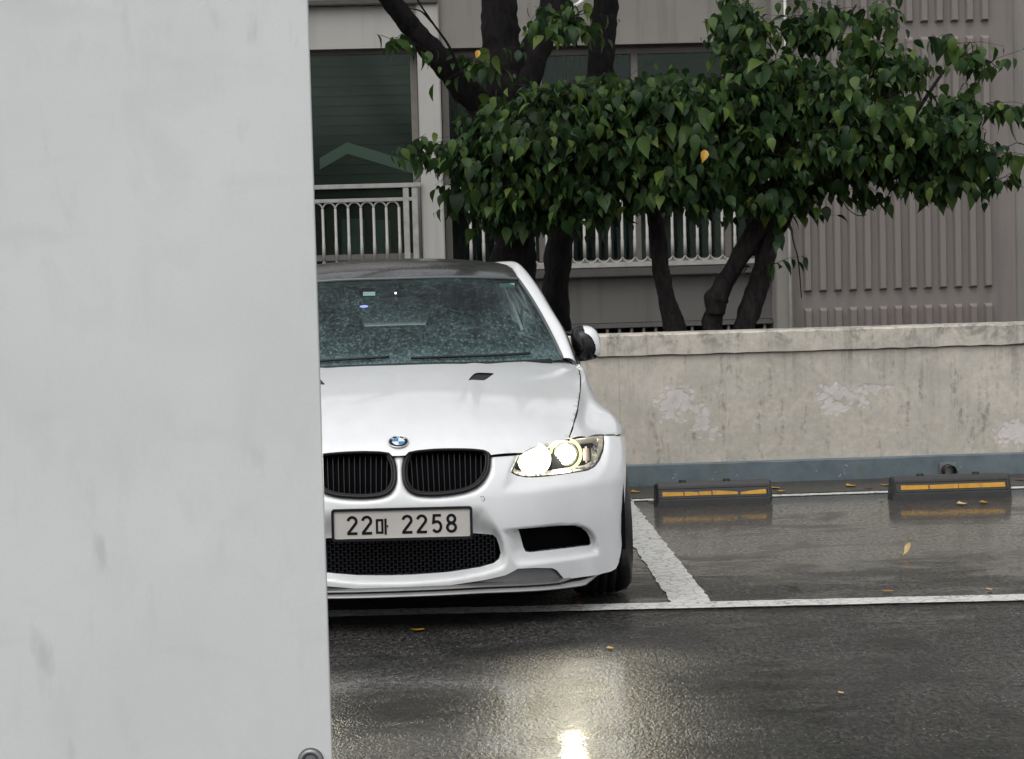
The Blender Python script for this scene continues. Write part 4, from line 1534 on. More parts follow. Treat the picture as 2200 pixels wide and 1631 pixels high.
PX_VENTOUT = [(1078, 1138.7), (1132.7, 1134.5), (1179, 1130.5), (1217.7, 1128), (1248.6, 1128.5), (1268, 1136), (1281, 1154), (1287, 1176), (1289, 1208), (1283, 1192.5), (1233, 1201), (1179, 1208), (1132.7, 1213), (1108, 1214.5), (1100, 1204), (1093, 1188), (1087, 1166.5)]
PX_GR = [(858, 1150), (1020, 1149), (1060, 1152), (1067.6, 1159), (1073, 1174), (1077, 1191.5), (1073, 1205), (1062, 1213.5), (1033, 1222), (966, 1232.6), (890, 1238.3), (858, 1239.5)]
PX_GROUT = [(858, 1084), (1000, 1082), (1046, 1086), (1062, 1116), (1074, 1139), (1084, 1166), (1090, 1196), (1089, 1212), (1080, 1223), (1043, 1233.5), (966, 1248), (890, 1254), (858, 1256)]
K_IN, K_OUT = inv_front(PX_KID), inv_front(PX_KIDOUT)
H_IN, H_OUT = inv_front(PX_HL), inv_front(PX_HLOUT)
V_IN, V_OUT = inv_front(PX_VENT), inv_front(PX_VENTOUT)
gr = inv_front(PX_GR); gr[0, 0] = gr[-1, 0] = 0
G_IN = full(gr)
gr = inv_front(PX_GROUT); gr[0, 0] = gr[-1, 0] = 0
G_OUT = full(gr)


def band(P, Pout, Pin):
    ins = in_poly(P, Pout)
    t = np.zeros(len(P))
    if ins.any():
        Q = P[ins]
        do = seg_dist(Q, Pout)
        dh = np.where(in_poly(Q, Pin), 0.0, seg_dist(Q, Pin))
        t[ins] = do / (do + dh + 1e-9)
    return t


def Ffull(u, z):
    u = np.asarray(u, float); z = np.asarray(z, float)
    A = np.stack([np.abs(u), z], 1)
    B = np.stack([u, z], 1)
    sm = lambda t: t * t * (3 - 2 * t)
    f = F0(u, z)
    f = f + .020 * sm(band(A, K_OUT, K_IN))
    f = f + .030 * band(A, H_OUT, H_IN)
    f = f + .060 * sm(band(A, V_OUT, V_IN)) ** .8
    f = f + .045 * sm(band(B, G_OUT, G_IN))
    return f


def front_lift(off=0.0):
    return lambda P: np.stack([P[:, 0], Ffull(P[:, 0], P[:, 1]) + off, P[:, 1]], 1)


PX_BUMP = [(858, 983), (869, 983), (866, 996), (864, 1014.5), (865.6, 1033), (871.5, 1048), (883, 1059.6), (902, 1065.4), (934.5, 1066.3), (971, 1062.8), (1001, 1057.2), (1023, 1048), (1037.5, 1035.8), (1048.6, 1019), (1053.6, 1002.5), (1054.6, 983), (1120.5, 978),
           (1113, 985), (1104.5, 1002), (1098.5, 1017), (1110.5, 1023.8), (1135.6, 1028.4), (1176, 1025.5), (1220, 1019.9), (1264.3, 1012.8), (1279.5, 1004.4), (1289.8, 991), (1297.6, 970.5), (1300, 951), (1298.6, 937.6), (1320, 937.2), (1343, 938),
           (1345, 1000), (1342, 1080), (1340.6, 1111), (1337.5, 1154), (1333.7, 1188), (1329, 1210), (1323, 1222), (1312, 1228), (1295, 1232), (1287, 1234.5), (1248.6, 1240), (1213, 1245), (1204, 1234.6), (1196, 1225), (1187, 1220.6), (1148, 1220), (1112.6, 1222), (1102, 1228), (1086, 1236), (1043, 1246), (966, 1257.5), (890, 1263), (858, 1264)]
bo = inv_front(PX_BUMP)
bo[0, 0] = bo[-1, 0] = 0
bumper = panel("front_bumper", full(bo), front_lift(), M["paint"], car, holes=[G_IN, V_IN, V_IN * [-1, 1]], step=.009, skirt=(0, .035, 0), mirror=False)

# ---- bonnet: height as a function of (u, d)
zcf = mono([-.05, 0, .05, .08, .13, .20, .35, .60, .82, 1.1, 1.4, 1.75], [.50, .585, .645, .672, .714, .744, .79, .845, .88, .92, .955, .985])
buf = mono([0, .2, .35, .48, .6, .663, .776, .85], [0, .012, .034, .072, .145, .205, .27, .31])


def G0(u, d):
    a = np.abs(u)
    z = zcf(d - buf(a)) - .07 * a * a
    hw = .27 + .07 * np.clip(d, 0, 1.5)
    return z + .011 * (1 - sstep(hw - .035, hw + .045, a)) * sstep(.22, .6, d)


def inv_top(pts):
    out = []
    for (x, y) in pts:
        lo, hi = -.05, 1.9
        for _ in range(50):
            d = (lo + hi) / 2
            p = car_at(x, y, d)
            if p[2] > G0(p[0], d): lo = d
            else: hi = d
        out.append((p[0], d))
    return np.array(out)


PX_HOOD = [(858, 979.5), (871, 978.5), (878, 971), (898, 967), (934.5, 963.8), (980, 962.8), (1016, 963.8), (1040, 966.3), (1050.6, 971.5), (1055, 977.5), (1121, 973.2), (1162, 955.6), (1191, 949.2), (1220.5, 944.6), (1231, 912), (1240, 878), (1245.5, 840), (1246, 808), (1241, 788), (1207, 773), (1120, 777.5), (1000, 782), (858, 785)]
ho = inv_top(PX_HOOD)
ho[0, 0] = ho[-1, 0] = 0
PX_HV = [(1006.5, 817), (1010, 812), (1021.6, 801.8), (1042.7, 801), (1060, 802.2), (1057, 806), (1042.7, 816), (1035, 817.2)]
hv = inv_top(PX_HV)
hv = cr(np.vstack([hv, hv[:1]]), 4)[:-1]
top_lift = lambda off=0.0: (lambda P: np.stack([P[:, 0], P[:, 1], G0(P[:, 0], P[:, 1]) + off], 1))
hood = panel("bonnet", full(ho), top_lift(), M["paint"], car, holes=[hv, hv * [-1, 1]], step=.018, skirt=(0, .022, -.004), mirror=False)
for s in (1, -1):
    P = hv * [s, 1]
    c = P.mean(0)
    panel("bonnet_vent", c + (P - c) * 1.05, top_lift(-.007), M["mesh"], car, step=.012, skirt=(0, 0, -.01), mirror=False)

# ---- body side: loft of sections, t runs from the bonnet gap / belt line down to the sill
gp = inv_top([(1220.5, 944.6), (1231, 912), (1240, 878), (1245.5, 840), (1246, 808), (1241, 788)])
gz = G0(gp[:, 0], gp[:, 1])
o_ = np.argsort(gp[:, 1])
gp, gz = gp[o_], gz[o_]
gu_f, gz_f = mono(gp[:, 1], gp[:, 0] + .0045), mono(gp[:, 1], gz)
ST = {  # d: points 1..9 (u, z)
    .36: [(.72, .690), (.775, .675), (.82, .655), (.85, .63), (.872, .60), (.885, .5), (.885, .35), (.87, .22), (.84, .16)],
    .60: [(.762, .722), (.82, .706), (.868, .688), (.90, .662), (.914, .62), (.918, .5), (.915, .35), (.90, .22), (.86, .16)],
    .82: [(.790, .768), (.845, .758), (.890, .744), (.917, .716), (.927, .68), (.930, .5), (.925, .35), (.905, .22), (.87, .16)],
    1.10: [(.812, .824), (.838, .806), (.862, .780), (.885, .74), (.905, .68), (.915, .5), (.91, .35), (.895, .22), (.86, .16)],
    1.35: [(.828, .868), (.840, .850), (.853, .822), (.868, .775), (.887, .70), (.90, .5), (.90, .35), (.888, .22), (.85, .16)],
    1.65: [(.838, .902), (.846, .885), (.855, .852), (.866, .795), (.880, .71), (.893, .5), (.893, .35), (.882, .22), (.85, .16)],
    2.40: [(.818, .925), (.838, .902), (.854, .865), (.868, .805), (.882, .71), (.893, .5), (.893, .35), (.882, .22), (.85, .16)],
    3.10: [(.800, .945), (.832, .920), (.858, .880), (.878, .815), (.893, .71), (.900, .5), (.898, .35), (.885, .22), (.85, .16)],
    3.58: [(.770, .965), (.822, .942), (.865, .900), (.892, .835), (.908, .72), (.912, .5), (.908, .35), (.89, .24), (.85, .18)],
    4.10: [(.730, .960), (.780, .938), (.820, .895), (.850, .83), (.865, .72), (.868, .5), (.860, .38), (.84, .28), (.80, .22)],
    4.55: [(.640, .935), (.690, .915), (.725, .875), (.750, .81), (.765, .72), (.768, .5), (.760, .40), (.74, .32), (.70, .26)],
}
sd = np.array(sorted(ST))
c0 = {}
for d in sd:
    c0[d] = (float(gu_f(d)), float(gz_f(d))) if d < 1.4 else {1.65: (.826, .912), 2.4: (.792, .940), 3.1: (.760, .960), 3.58: (.700, .975), 4.1: (.655, .970), 4.55: (.575, .945)}[d]
CT = np.array([[c0[d]] + ST[d] for d in sd])           # (stations, 10, 2)
CF = [[mono(sd, CT[:, k, c]) for c in (0, 1)] for k in range(10)]


def side(P):
    """(d, t) -> xyz."""
    d, t = P[:, 0], np.clip(P[:, 1], 0, 9)
    C = np.stack([np.stack([CF[k][0](d), CF[k][1](d)], 1) for k in range(10)], 1)
    g0 = d < 1.55
    C[g0, 0, 0] = gu_f(d[g0]); C[g0, 0, 1] = gz_f(d[g0])
    i = np.clip(t.astype(int), 0, 8)
    f = (t - i)[:, None]
    r = np.arange(len(d))
    b, c = C[r, i], C[r, i + 1]
    a = np.where((i > 0)[:, None], C[r, np.maximum(i - 1, 0)], 2 * b - c)
    e = np.where((i < 8)[:, None], C[r, np.minimum(i + 2, 9)], 2 * c - b)
    v = .5 * (2 * b + (c - a) * f + (2 * a - 5 * b + 4 * c - e) * f ** 2 + (3 * b - a - 3 * c + e) * f ** 3)
    return np.stack([v[:, 0], d, v[:, 1]], 1)


def t_at(d, z):
    ts = np.linspace(0, 9, 361)
    S = side(np.stack([np.full(361, d), ts], 1))
    return float(np.interp(-z, -S[:, 2], ts))


_gd, _gt = np.meshgrid(np.linspace(.3, 1.2, 180), np.linspace(0, 6, 240))
_GP = np.stack([_gd.ravel(), _gt.ravel()], 1)
_GX = project(side(_GP) @ LOT_M.T + CAR_LOC)


def inv_side(pts):
    return [tuple(_GP[np.argmin(((_GX - np.array(p)) ** 2).sum(1) + 1e3 * (_GP[:, 0] > .9))]) for p in pts]


AX_F, AX_R, AZ, AR = .82, 3.58, .335, .362


def arch(cd, a0, a1, n=16):
    out = []
    for a in np.linspace(a0, a1, n):
        d, z = cd + AR * math.cos(a), AZ + AR * math.sin(a)
        out.append((d, t_at(d, max(z, .17))))
    return out


fo = [(float(gp[0, 1]), 0.0)] + inv_side([(1263.6, 937), (1297, 933.4), (1320, 933.4)])
seam_z = side(np.array([fo[-1]]))[0, 2]
fo += [(.60, t_at(.60, seam_z - .004)), (.68, t_at(.68, seam_z - .004))]
a_start = math.acos((.70 - AX_F) / AR)
fo += arch(AX_F, a_start, math.asin((.19 - AZ) / AR), 18)
fo += [(1.58, t_at(1.58, .17))] + [(1.58, t) for t in (6, 5, 4, 3, 2, 1, 0)] + [(d, 0.0) for d in np.linspace(1.5, float(gp[0, 1]) + .05, 12)]
for s_ in (1, -1):
    panel("front_wing", np.array(fo) * [1, .1], lambda P, s_=s_: side(P * [1, 10]) * [s_, 1, 1], M["paint"], car, step=.02, skirt=(-.02 * s_, 0, -.012), mirror=False)
do_ = [(1.588, t) for t in np.linspace(0, 8.5, 14)] + [(2.96, t) for t in np.linspace(8.5, 0, 14)] + [(d, 0.0) for d in np.linspace(2.8, 1.7, 10)]
for s_ in (1, -1):
    panel("door", np.array(do_) * [1, .1], lambda P, s_=s_: side(P * [1, 10]) * [s_, 1, 1], M["paint"], car, step=.04, skirt=(-.02 * s_, 0, -.012), mirror=False)
qo = [(2.968, t) for t in np.linspace(0, 8.4, 14)] + arch(AX_R, math.pi - math.asin((.19 - AZ) / AR), math.asin((.24 - AZ) / AR), 24) + [(4.5, 8.6)] + [(4.5, t) for t in np.linspace(7.5, 0, 10)] + [(d, 0.0) for d in np.linspace(4.4, 3.05, 12)]
for s_ in (1, -1):
    panel("rear_quarter", np.array(qo) * [1, .1], lambda P, s_=s_: side(P * [1, 10]) * [s_, 1, 1], M["paint"], car, step=.04, skirt=(-.02 * s_, 0, -.012), mirror=False)
# boot lid and tail
us = np.linspace(-1, 1, 21)
V, Fc = [], []
dd_ = np.linspace(3.95, 4.5, 8)
for d in dd_:
    e = side(np.array([[d, 0.0]]))[0]
    for u in us: V.append((e[0] * u, d, e[2] + .03 * (1 - u * u)))
for i in range(7):
    for k in range(20): Fc.append((i * 21 + k, i * 21 + k + 1, (i + 1) * 21 + k + 1, (i + 1) * 21 + k))
mesh_obj("boot_lid", V, Fc, M["paint"], car, True)
V, Fc = [], []
for j, t in enumerate(np.linspace(0, 9, 16)):
    e = side(np.array([[4.5, t]]))[0]
    for u in us: V.append((e[0] * u, 4.5 + .13 * (1 - abs(u) ** 2.5) * (1 - .25 * abs(t - 5) / 5), e[2] + (.03 * (1 - u * u) if j == 0 else 0)))
for i in range(15):
    for k in range(20): Fc.append((i * 21 + k, (i + 1) * 21 + k, (i + 1) * 21 + k + 1, i * 21 + k + 1))
rb = mesh_obj("rear_bumper", V, Fc, M["paint"], car, True)
for s in (1, -1):
    box("tail_lamp", s * .62 - .11, s * .62 + .11, 4.55, 4.612, .74, .86, M["amber"], car, .02)
# dark core that closes the body below
V, Fc = [], []
core = [(.30, .60, .20, .60), (.45, .60, .15, .64), (1.2, .62, .15, .78), (1.56, .74, .15, .86), (1.561, .80, .15, .45), (3.6, .62, .15, .45), (3.601, .62, .18, .90), (4.45, .60, .26, .88)]
for (d, w, z0, z1) in core: V += [(-w, d, z0), (w, d, z0), (w, d, z1), (-w, d, z1)]
for i in range(len(core) - 1):
    for k in range(4): Fc.append((i * 4 + k, i * 4 + (k + 1) % 4, (i + 1) * 4 + (k + 1) % 4, (i + 1) * 4 + k))
Fc += [(3, 2, 1, 0), tuple(len(core) * 4 - 4 + k for k in range(4))]
mesh_obj("underbody", V, Fc, M["void"], car)
# dark lining behind the bumper so that no gap looks through
li = [(u, .19) for u in np.linspace(0, .80, 9)] + [(.80, .64)] + [(u, .655) for u in np.linspace(.78, 0, 9)]
panel("bumper_lining", full(np.array(li[1:-1])), lambda P: np.stack([P[:, 0], F0(P[:, 0], P[:, 1]) + .13, P[:, 1]], 1), M["void"], car, step=.05, skirt=(0, 0, 0), mirror=False)

# dark seal strips, added so the shut lines read as shaded gaps
for s_ in (1, -1):
    gpx = inv_top([(1220.5, 944.6), (1231, 912), (1240, 878), (1245.5, 840), (1246, 808), (1241, 788)])
    g3 = cr(np.stack([gpx[:, 0] + .0025, gpx[:, 1], G0(gpx[:, 0], gpx[:, 1]) - .0035], 1), 6) * [s_, 1, 1]
    tube("shut_line", g3, .0042, M["gapline"], car, 6)
    g3 = np.array([[p[0], F0(p[0], p[1]) + .012, p[1]] for p in inv_front([(1054, 979.5), (1075, 978.5), (1100, 977), (1123, 975.5)])]) * [s_, 1, 1]
    tube("shut_line", g3, .0045, M["gapline"], car, 6)
    sp = side(np.array([fo[2], fo[3], fo[4], fo[5]])) + np.array([-.006, .002, -.0045])
    tube("shut_line", cr(sp, 4) * [s_, 1, 1], .0045, M["gapline"], car, 6)
g3 = np.array([[p[0], F0(p[0], p[1]) + .006, p[1]] for p in inv_front([(847, 981.5), (858, 981.3), (870, 981)])])
tube("shut_line", g3, .004, M["gapline"], car, 6)

# ---- kidney grilles
def loop3(P2, off, s=1):
    return np.stack([P2[:, 0] * s, Ffull(P2[:, 0], P2[:, 1]) + off, P2[:, 1]], 1)


for s in (1, -1):
    kg = empty("kidney_grille", (0, 0, 0), 0, car)
    kc = K_IN.mean(0)
    dense = cr(np.vstack([K_IN, K_IN[:1]]), 3)[:-1]
    shr = lambda k: kc + (dense - kc) * k
    base_d = F0(dense[:, 0], dense[:, 1])
    o3 = lambda P2, off: np.stack([P2[:, 0] * s, F0(P2[:, 0], P2[:, 1]) + off, P2[:, 1]], 1)
    tube("outer_frame", o3(shr(.975), .004), .0085, M["grille_frame"], kg, 8, True)
    tube("inner_frame", o3(shr(.915), .014), .0060, M["grille_frame"], kg, 8, True)
    panel("backing", shr(.99) * [s, 1], lambda P: np.stack([P[:, 0], F0(P[:, 0], P[:, 1]) + .055, P[:, 1]], 1), M["void"], kg, step=.03, skirt=(0, -.04, 0), mirror=False)
    ins = shr(.90)
    nsl = 14
    for i in range(nsl):
        u = ins[:, 0].min() + (i + .75) / (nsl + .5) * (ins[:, 0].max() - ins[:, 0].min())
        zz = []
        for k in range(len(ins)):
            a, b = ins[k], ins[(k + 1) % len(ins)]
            if (a[0] - u) * (b[0] - u) < 0: zz.append(a[1] + (b[1] - a[1]) * (u - a[0]) / (b[0] - a[0]))
        if len(zz) < 2: continue
        z0, z1 = min(zz), max(zz)
        V, Fc = [], []
        lean = .010 * (i - nsl / 2) / nsl
        for j, t in enumerate(np.linspace(0, 1, 5)):
            z = z0 + (z1 - z0) * t
            dd = float(F0(np.array([u]), np.array([z]))[0]) + .026
            uu = s * (u - lean * (1 - t))
            V += [(uu - .0012, dd, z), (uu + .0012, dd, z), (uu + .0020, dd + .022, z), (uu - .0020, dd + .022, z)]
        for j in range(4):
            for k in range(4): Fc.append((j * 4 + k, j * 4 + (k + 1) % 4, (j + 1) * 4 + (k + 1) % 4, (j + 1) * 4 + k))
        Fc += [(0, 1, 2, 3), (16, 17, 18, 19)]
        mesh_obj("slat", V, Fc, M["slat"], kg)

# ---- lower grille: honeycomb
hz0, hz1 = G_IN[:, 1].min(), G_IN[:, 1].max()
ph, pv = .0300, .0110
parts = []
row = 0
z = hz0
Gs = G_IN * [1, 1]
while z < hz1 + pv:
    u = -.46 + (ph / 2 if row % 2 else 0)
    while u < .46:
        a = [(u - ph * .18, z + pv * .5), (u + ph * .18, z + pv * .5), (u + ph * .32, z + pv), (u + ph * .5 + ph * .18, z + pv * 1.0)]
        for (p, q_) in (((u - ph * .32, z), (u - ph * .18, z + pv * .5)), ((u - ph * .18, z + pv * .5), (u + ph * .18, z + pv * .5)), ((u + ph * .18, z + pv * .5), (u + ph * .32, z)), ((u - ph * .18, z - pv * .5), (u - ph * .32, z)), ((u + ph * .18, z - pv * .5), (u + ph * .32, z))):
            mid = np.array([[(p[0] + q_[0]) / 2, (p[1] + q_[1]) / 2]])
            if not in_poly(mid, Gs)[0] or abs(mid[0, 0]) > .365: continue
            A = []
            dx, dz = q_[0] - p[0], q_[1] - p[1]
            L_ = math.hypot(dx, dz)
            nx, nz = -dz / L_ * .0011, dx / L_ * .0011
            for (uu, zz_) in (p, q_):
                dd = float(F0(np.array([uu]), np.array([zz_]))[0]) + .062
                A += [(uu - nx, dd, zz_ - nz), (uu + nx, dd, zz_ + nz), (uu + nx, dd + .008, zz_ + nz), (uu - nx, dd + .008, zz_ - nz)]
            parts.append((A, [(k, (k + 1) % 4, 4 + (k + 1) % 4, 4 + k) for k in range(4)]))
        u += ph
    z += pv / 2
    row += 1
    z += pv / 2
V, Fc = merge_data(parts)
mesh_obj("honeycomb_grille", V, Fc, M["mesh"], car)
panel("grille_backing", G_IN * 1.0, lambda P: np.stack([P[:, 0], F0(P[:, 0], P[:, 1]) + .10, P[:, 1]], 1), M["void"], car, step=.04, skirt=(0, -.05, 0), mirror=False)
for s in (1, -1):
    panel("side_intake", V_IN * [s, 1], lambda P: np.stack([P[:, 0], F0(P[:, 0], P[:, 1]) + .13, P[:, 1]], 1), M["void"], car, step=.04, skirt=(0, -.07, 0), mirror=False)
    e = inv_front([(1036, 1072)])[0]
    th = np.linspace(0, 2 * math.pi, 17)[:-1]
    dd = float(Ffull(np.array([e[0]]), np.array([e[1]]))[0])
    tube("parking_sensor", [(s * (e[0] + .0095 * math.cos(a_)), dd + .0005, e[1] + .0095 * math.sin(a_)) for a_ in th], .0013, M["greytrim"], car, 6, True)
    V = [(s * e[0], dd - .002, e[1])] + [(s * (e[0] + .0088 * math.cos(a_)), dd - .001, e[1] + .0088 * math.sin(a_)) for a_ in th]
    mesh_obj("sensor_face", V, [(0, 1 + k, 1 + (k + 1) % 16) for k in range(16)], M["paint"], car, True)

# ---- carbon splitter under the bumper
be = np.array([p for p in bo if p[1] < .30 and p[0] < .80])
be = be[np.argsort(be[:, 0])]
zb_f = lambda u: np.interp(np.abs(u), be[:, 0], be[:, 1])


def splitter(name, prof, u_end, mat, taper):
    V, Fc = [], []
    N = 61
    uu = np.linspace(-u_end, u_end, N)
    for u in uu:
        a = abs(u)
        e = sstep(u_end - .10, u_end, a) * taper
        dbase = float(d0f(a)) + .03
        zb = float(zb_f(a))
        sag = -.020 * sstep(.25, .78, a)
        for (o, z, followtop) in prof:
            zz = (zb + .012 + z) if followtop else z + sag
            V.append((u, dbase + o * (1 - e) + .05 * e, zz + (.02 * e if not followtop else 0)))
    m = len(prof)
    for i in range(N - 1):
        for k in range(m - 1): Fc.append((i * m + k, i * m + k + 1, (i + 1) * m + k + 1, (i + 1) * m + k))
    Fc += [tuple(range(m)), tuple((N - 1) * m + k for k in range(m))]
    o = mesh_obj(name, V, Fc, M[mat], car, False)
    bm = bmesh.new(); bm.from_mesh(o.data); bmesh.ops.recalc_face_normals(bm, faces=bm.faces); bm.to_mesh(o.data); bm.free()
    return o


splitter("splitter_flap", [(.045, 0.0, True), (.006, -.004, True), (.000, .176, False), (-.030, .1675, False), (-.034, .1625, False), (-.016, .1575, False), (.06, .157, False)], .70, "carbon", .5)
splitter("splitter_plate", [(.07, .1555, False), (-.012, .1550, False), (-.055, .1500, False), (-.060, .1445, False), (-.054, .1405, False), (.12, .139, False)], .80, "splitter", 1.0)

# ---- headlamps
def disc(name, c, r, mat, parent, bulge=0.0, n=24, rings=4):
    V = [(c[0], c[1] - bulge, c[2])]
    for j in range(1, rings + 1):
        f = j / rings
        for k in range(n):
            a_ = 2 * math.pi * k / n
            V.append((c[0] + r * f * math.cos(a_), c[1] - bulge * (1 - f * f), c[2] + r * f * math.sin(a_)))
    Fc = [(0, 1 + k, 1 + (k + 1) % n) for k in range(n)]
    for j in range(rings - 1):
        for k in range(n):
            Fc.append((1 + j * n + k, 1 + (j + 1) * n + k, 1 + (j + 1) * n + (k + 1) % n, 1 + j * n + (k + 1) % n))
    return mesh_obj(name, V, Fc, mat, parent, True)


for s in (1, -1):
    hl = empty("headlamp", (0, 0, 0), 0, car)
    hc = H_IN.mean(0)
    HP = H_IN * [s, 1]

    def bowl(P):
        q_ = np.stack([np.abs(P[:, 0]), P[:, 1]], 1)
        e = sstep(0, .016, seg_dist(q_, H_IN))
        back = d0f(q_[:, 0]) + .235
        return np.stack([P[:, 0], (F0(q_[:, 0], q_[:, 1]) + .034) * (1 - e) + back * e, P[:, 1]], 1)
    panel("lamp_housing", HP, bowl, M["lamp_dark"], hl, step=.008, skirt=(0, 0, 0), mirror=False)
    hd = cr(np.vstack([H_IN, H_IN[:1]]), 2)[:-1]
    tube("lamp_seal", np.stack([hd[:, 0] * s, F0(hd[:, 0], hd[:, 1]) + .031, hd[:, 1]], 1), .0032, M["seal"], hl, 6, True)
    panel("lens", (hc + (H_IN - hc) * .995) * [s, 1], lambda P: np.stack([P[:, 0], F0(np.abs(P[:, 0]), P[:, 1]) + .028 - .006 * sstep(0, .03, seg_dist(np.stack([np.abs(P[:, 0]), P[:, 1]], 1), H_IN)), P[:, 1]], 1), M["lens"], hl, step=.012, skirt=(0, 0, 0), mirror=False)
    ci, co = inv_front([(1150, 990)])[0], inv_front([(1219, 981)])[0]
    di, do = float(F0(ci[0] + .02, ci[1] + .03)) + .032, float(F0(co[0] + .035, co[1] + .05)) + .035
    th = np.linspace(0, 2 * math.pi, 41)[:-1]
    # inner lamp: bright reflector bowl with bulb and halo
    disc("reflector_bowl", (s * ci[0], di + .002, ci[1]), .060, M["beam_soft"], hl, -.02)
    disc("bulb_shield", (s * ci[0], di - .002, ci[1] + .002), .0085, M["ring"], hl, .006)
    tube("halo_ring", [(s * ci[0] + .060 * math.cos(a_), di - .004, ci[1] + .060 * math.sin(a_)) for a_ in th], .0055, M["beam_soft"], hl, 8, True)
    # outer lamp: projector and halo
    disc("projector_lens", (s * co[0], do, co[1]), .0385, M["beam"], hl, .018)
    tube("projector_bezel", [(s * co[0] + .043 * math.cos(a_), do - .004, co[1] + .043 * math.sin(a_)) for a_ in th], .006, M["lamp_silver"], hl, 8, True)
    tube("halo_ring", [(s * co[0] + .060 * math.cos(a_), do - .010, co[1] + .060 * math.sin(a_)) for a_ in th], .0065, M["ring"], hl, 8, True)
    ld = bpy.data.lights.new("projector_beam", 'SPOT')
    ld.energy = 21.0
    ld.color = (1.0, 0.90, 0.64)
    ld.shadow_soft_size = .034
    ld.spot_size = math.radians(75)
    ld.spot_blend = .6
    lo_ = bpy.data.objects.new("projector_beam", ld)
    COL.objects.link(lo_)
    lo_.parent = hl
    lo_.location = (s * co[0], do - .06, co[1])
    lo_.rotation_euler = Vector((s * .02, 1.0, .16)).to_track_quat('Z', 'Y').to_euler()
    cx_ = inv_front([(1262, 978)])[0]
    dx_ = float(F0(*[np.array([v]) for v in cx_])[0])
    box("indicator_reflector", s * cx_[0] - .012, s * cx_[0] + .012, dx_ + .05, dx_ + .08, cx_[1] - .035, cx_[1] + .028, M["lamp_pink"], hl, .008)
    cx_ = inv_front([(1278, 985)])[0]
    dx_ = float(F0(*[np.array([v]) for v in cx_])[0])
    box("side_reflector", s * cx_[0] - .010, s * cx_[0] + .014, dx_ + .045, dx_ + .07, cx_[1] - .030, cx_[1] + .045, M["lamp_silver"], hl, .008)

# ---- badge on the bonnet
e = inv_top([(858, 951)])[0]
dG = (G0(0.0, e[1] + .01) - G0(0.0, e[1] - .01)) / .02
nrm = Vector((0, -dG, 1)).normalized()
bd = empty("badge", (0, float(e[1]), float(G0(0.0, e[1])) + .003), 0, car)
bd.rotation_euler = nrm.to_track_quat('Z', 'Y').to_euler()
th = np.linspace(0, 2 * math.pi, 33)[:-1]


def ringface(name, r0, r1, z, a0, a1, mat, n=32):
    A = np.linspace(a0, a1, n + 1)
    V = [(r1 * math.cos(a_), r1 * math.sin(a_), z) for a_ in A] + [(r0 * math.cos(a_), r0 * math.sin(a_), z) for a_ in A]
    m = n + 1
    return mesh_obj(name, V, [(k, k + 1, m + k + 1, m + k) for k in range(n)], mat, bd)


tube("badge_rim", [(.0375 * math.cos(a_), .0375 * math.sin(a_), .001) for a_ in th], .0022, M["chrome"], bd, 8, True)
ringface("badge_ring", .024, .0365, .0022, 0, 2 * math.pi, M["gloss_black"])
tube("badge_inner_rim", [(.024 * math.cos(a_), .024 * math.sin(a_), .0022) for a_ in th], .0008, M["chrome"], bd, 6, True)
for k, m in enumerate(("emb_white", "emb_blue", "emb_white", "emb_blue")):
    ringface("badge_quarter", .0002, .0236, .0020, k * math.pi / 2, (k + 1) * math.pi / 2, M[m], 8)


def ribbon(pts, w, closed=False):
    """Mitred flat stroke in 2-D -> verts (x, y), faces."""
    P = np.asarray(pts, float)
    n = len(P)
    L_, R_ = [], []
    for i in range(n):
        if closed: a, b = P[(i - 1) % n], P[(i + 1) % n]
        else: a, b = P[max(i - 1, 0)], P[min(i + 1, n - 1)]
        d1, d2 = P[i] - a, b - P[i]
        d1 = d1 / (np.linalg.norm(d1) + 1e-9) if np.linalg.norm(d1) > 0 else d2 / np.linalg.norm(d2)
        d2 = d2 / (np.linalg.norm(d2) + 1e-9) if np.linalg.norm(d2) > 0 else d1
        t = d1 + d2
        t /= np.linalg.norm(t) + 1e-9
        nn_ = np.array([-t[1], t[0]])
        k = w / 2 / max(.35, np.dot(nn_, np.array([-d1[1], d1[0]])))
        L_.append(P[i] + nn_ * k); R_.append(P[i] - nn_ * k)
    V = L_ + R_
    m = n if closed else n - 1
    return V, [(i, (i + 1) % n, n + (i + 1) % n, n + i) for i in range(m)]


def badge_letter(strokes, ang, size):
    parts = []
    for st in strokes:
        v, f = ribbon(st, .22)
        vv = []
        for (x, y) in v:
            x, y = (x - .5) * size, (y - .5) * size
            r, a_ = .0302 + y, math.pi / 2 - ang - x / .0302
            vv.append((r * math.cos(a_), r * math.sin(a_), .0026))
        parts.append((vv, f))
    V, Fc = merge_data(parts)
    mesh_obj("badge_letter", V, Fc, M["emb_white"], bd)


badge_letter([[(.1, 0), (.1, 1), (.6, .98), (.75, .78), (.6, .55), (.3, .52)], [(.62, .50), (.85, .28), (.65, .04), (.22, 0)]], -.85, .0085)
badge_letter([[(.0, 0), (.05, 1), (.5, .3), (.95, 1), (1, 0)]], 0, .0095)
badge_letter([[(.0, 1), (.25, 0), (.5, .7), (.75, 0), (1, 1)]], .85, .0095)

# ---- number plate
pcn = car_at(864, 1126, -.016)
plate = empty("number_plate", tuple(pcn), 0, car)
plate.rotation_euler = (math.radians(-4), math.radians(.5), 0)
PW, PH = .535, .124


def rrect(w, h, r, n=5):
    out = []
    for (cx, cy, a0) in ((w / 2 - r, h / 2 - r, 0), (-w / 2 + r, h / 2 - r, 90), (-w / 2 + r, -h / 2 + r, 180), (w / 2 - r, -h / 2 + r, 270)):
        for k in range(n + 1):
            a_ = math.radians(a0 + 90 * k / n)
            out.append((cx + r * math.cos(a_), cy + r * math.sin(a_)))
    return np.array(out)


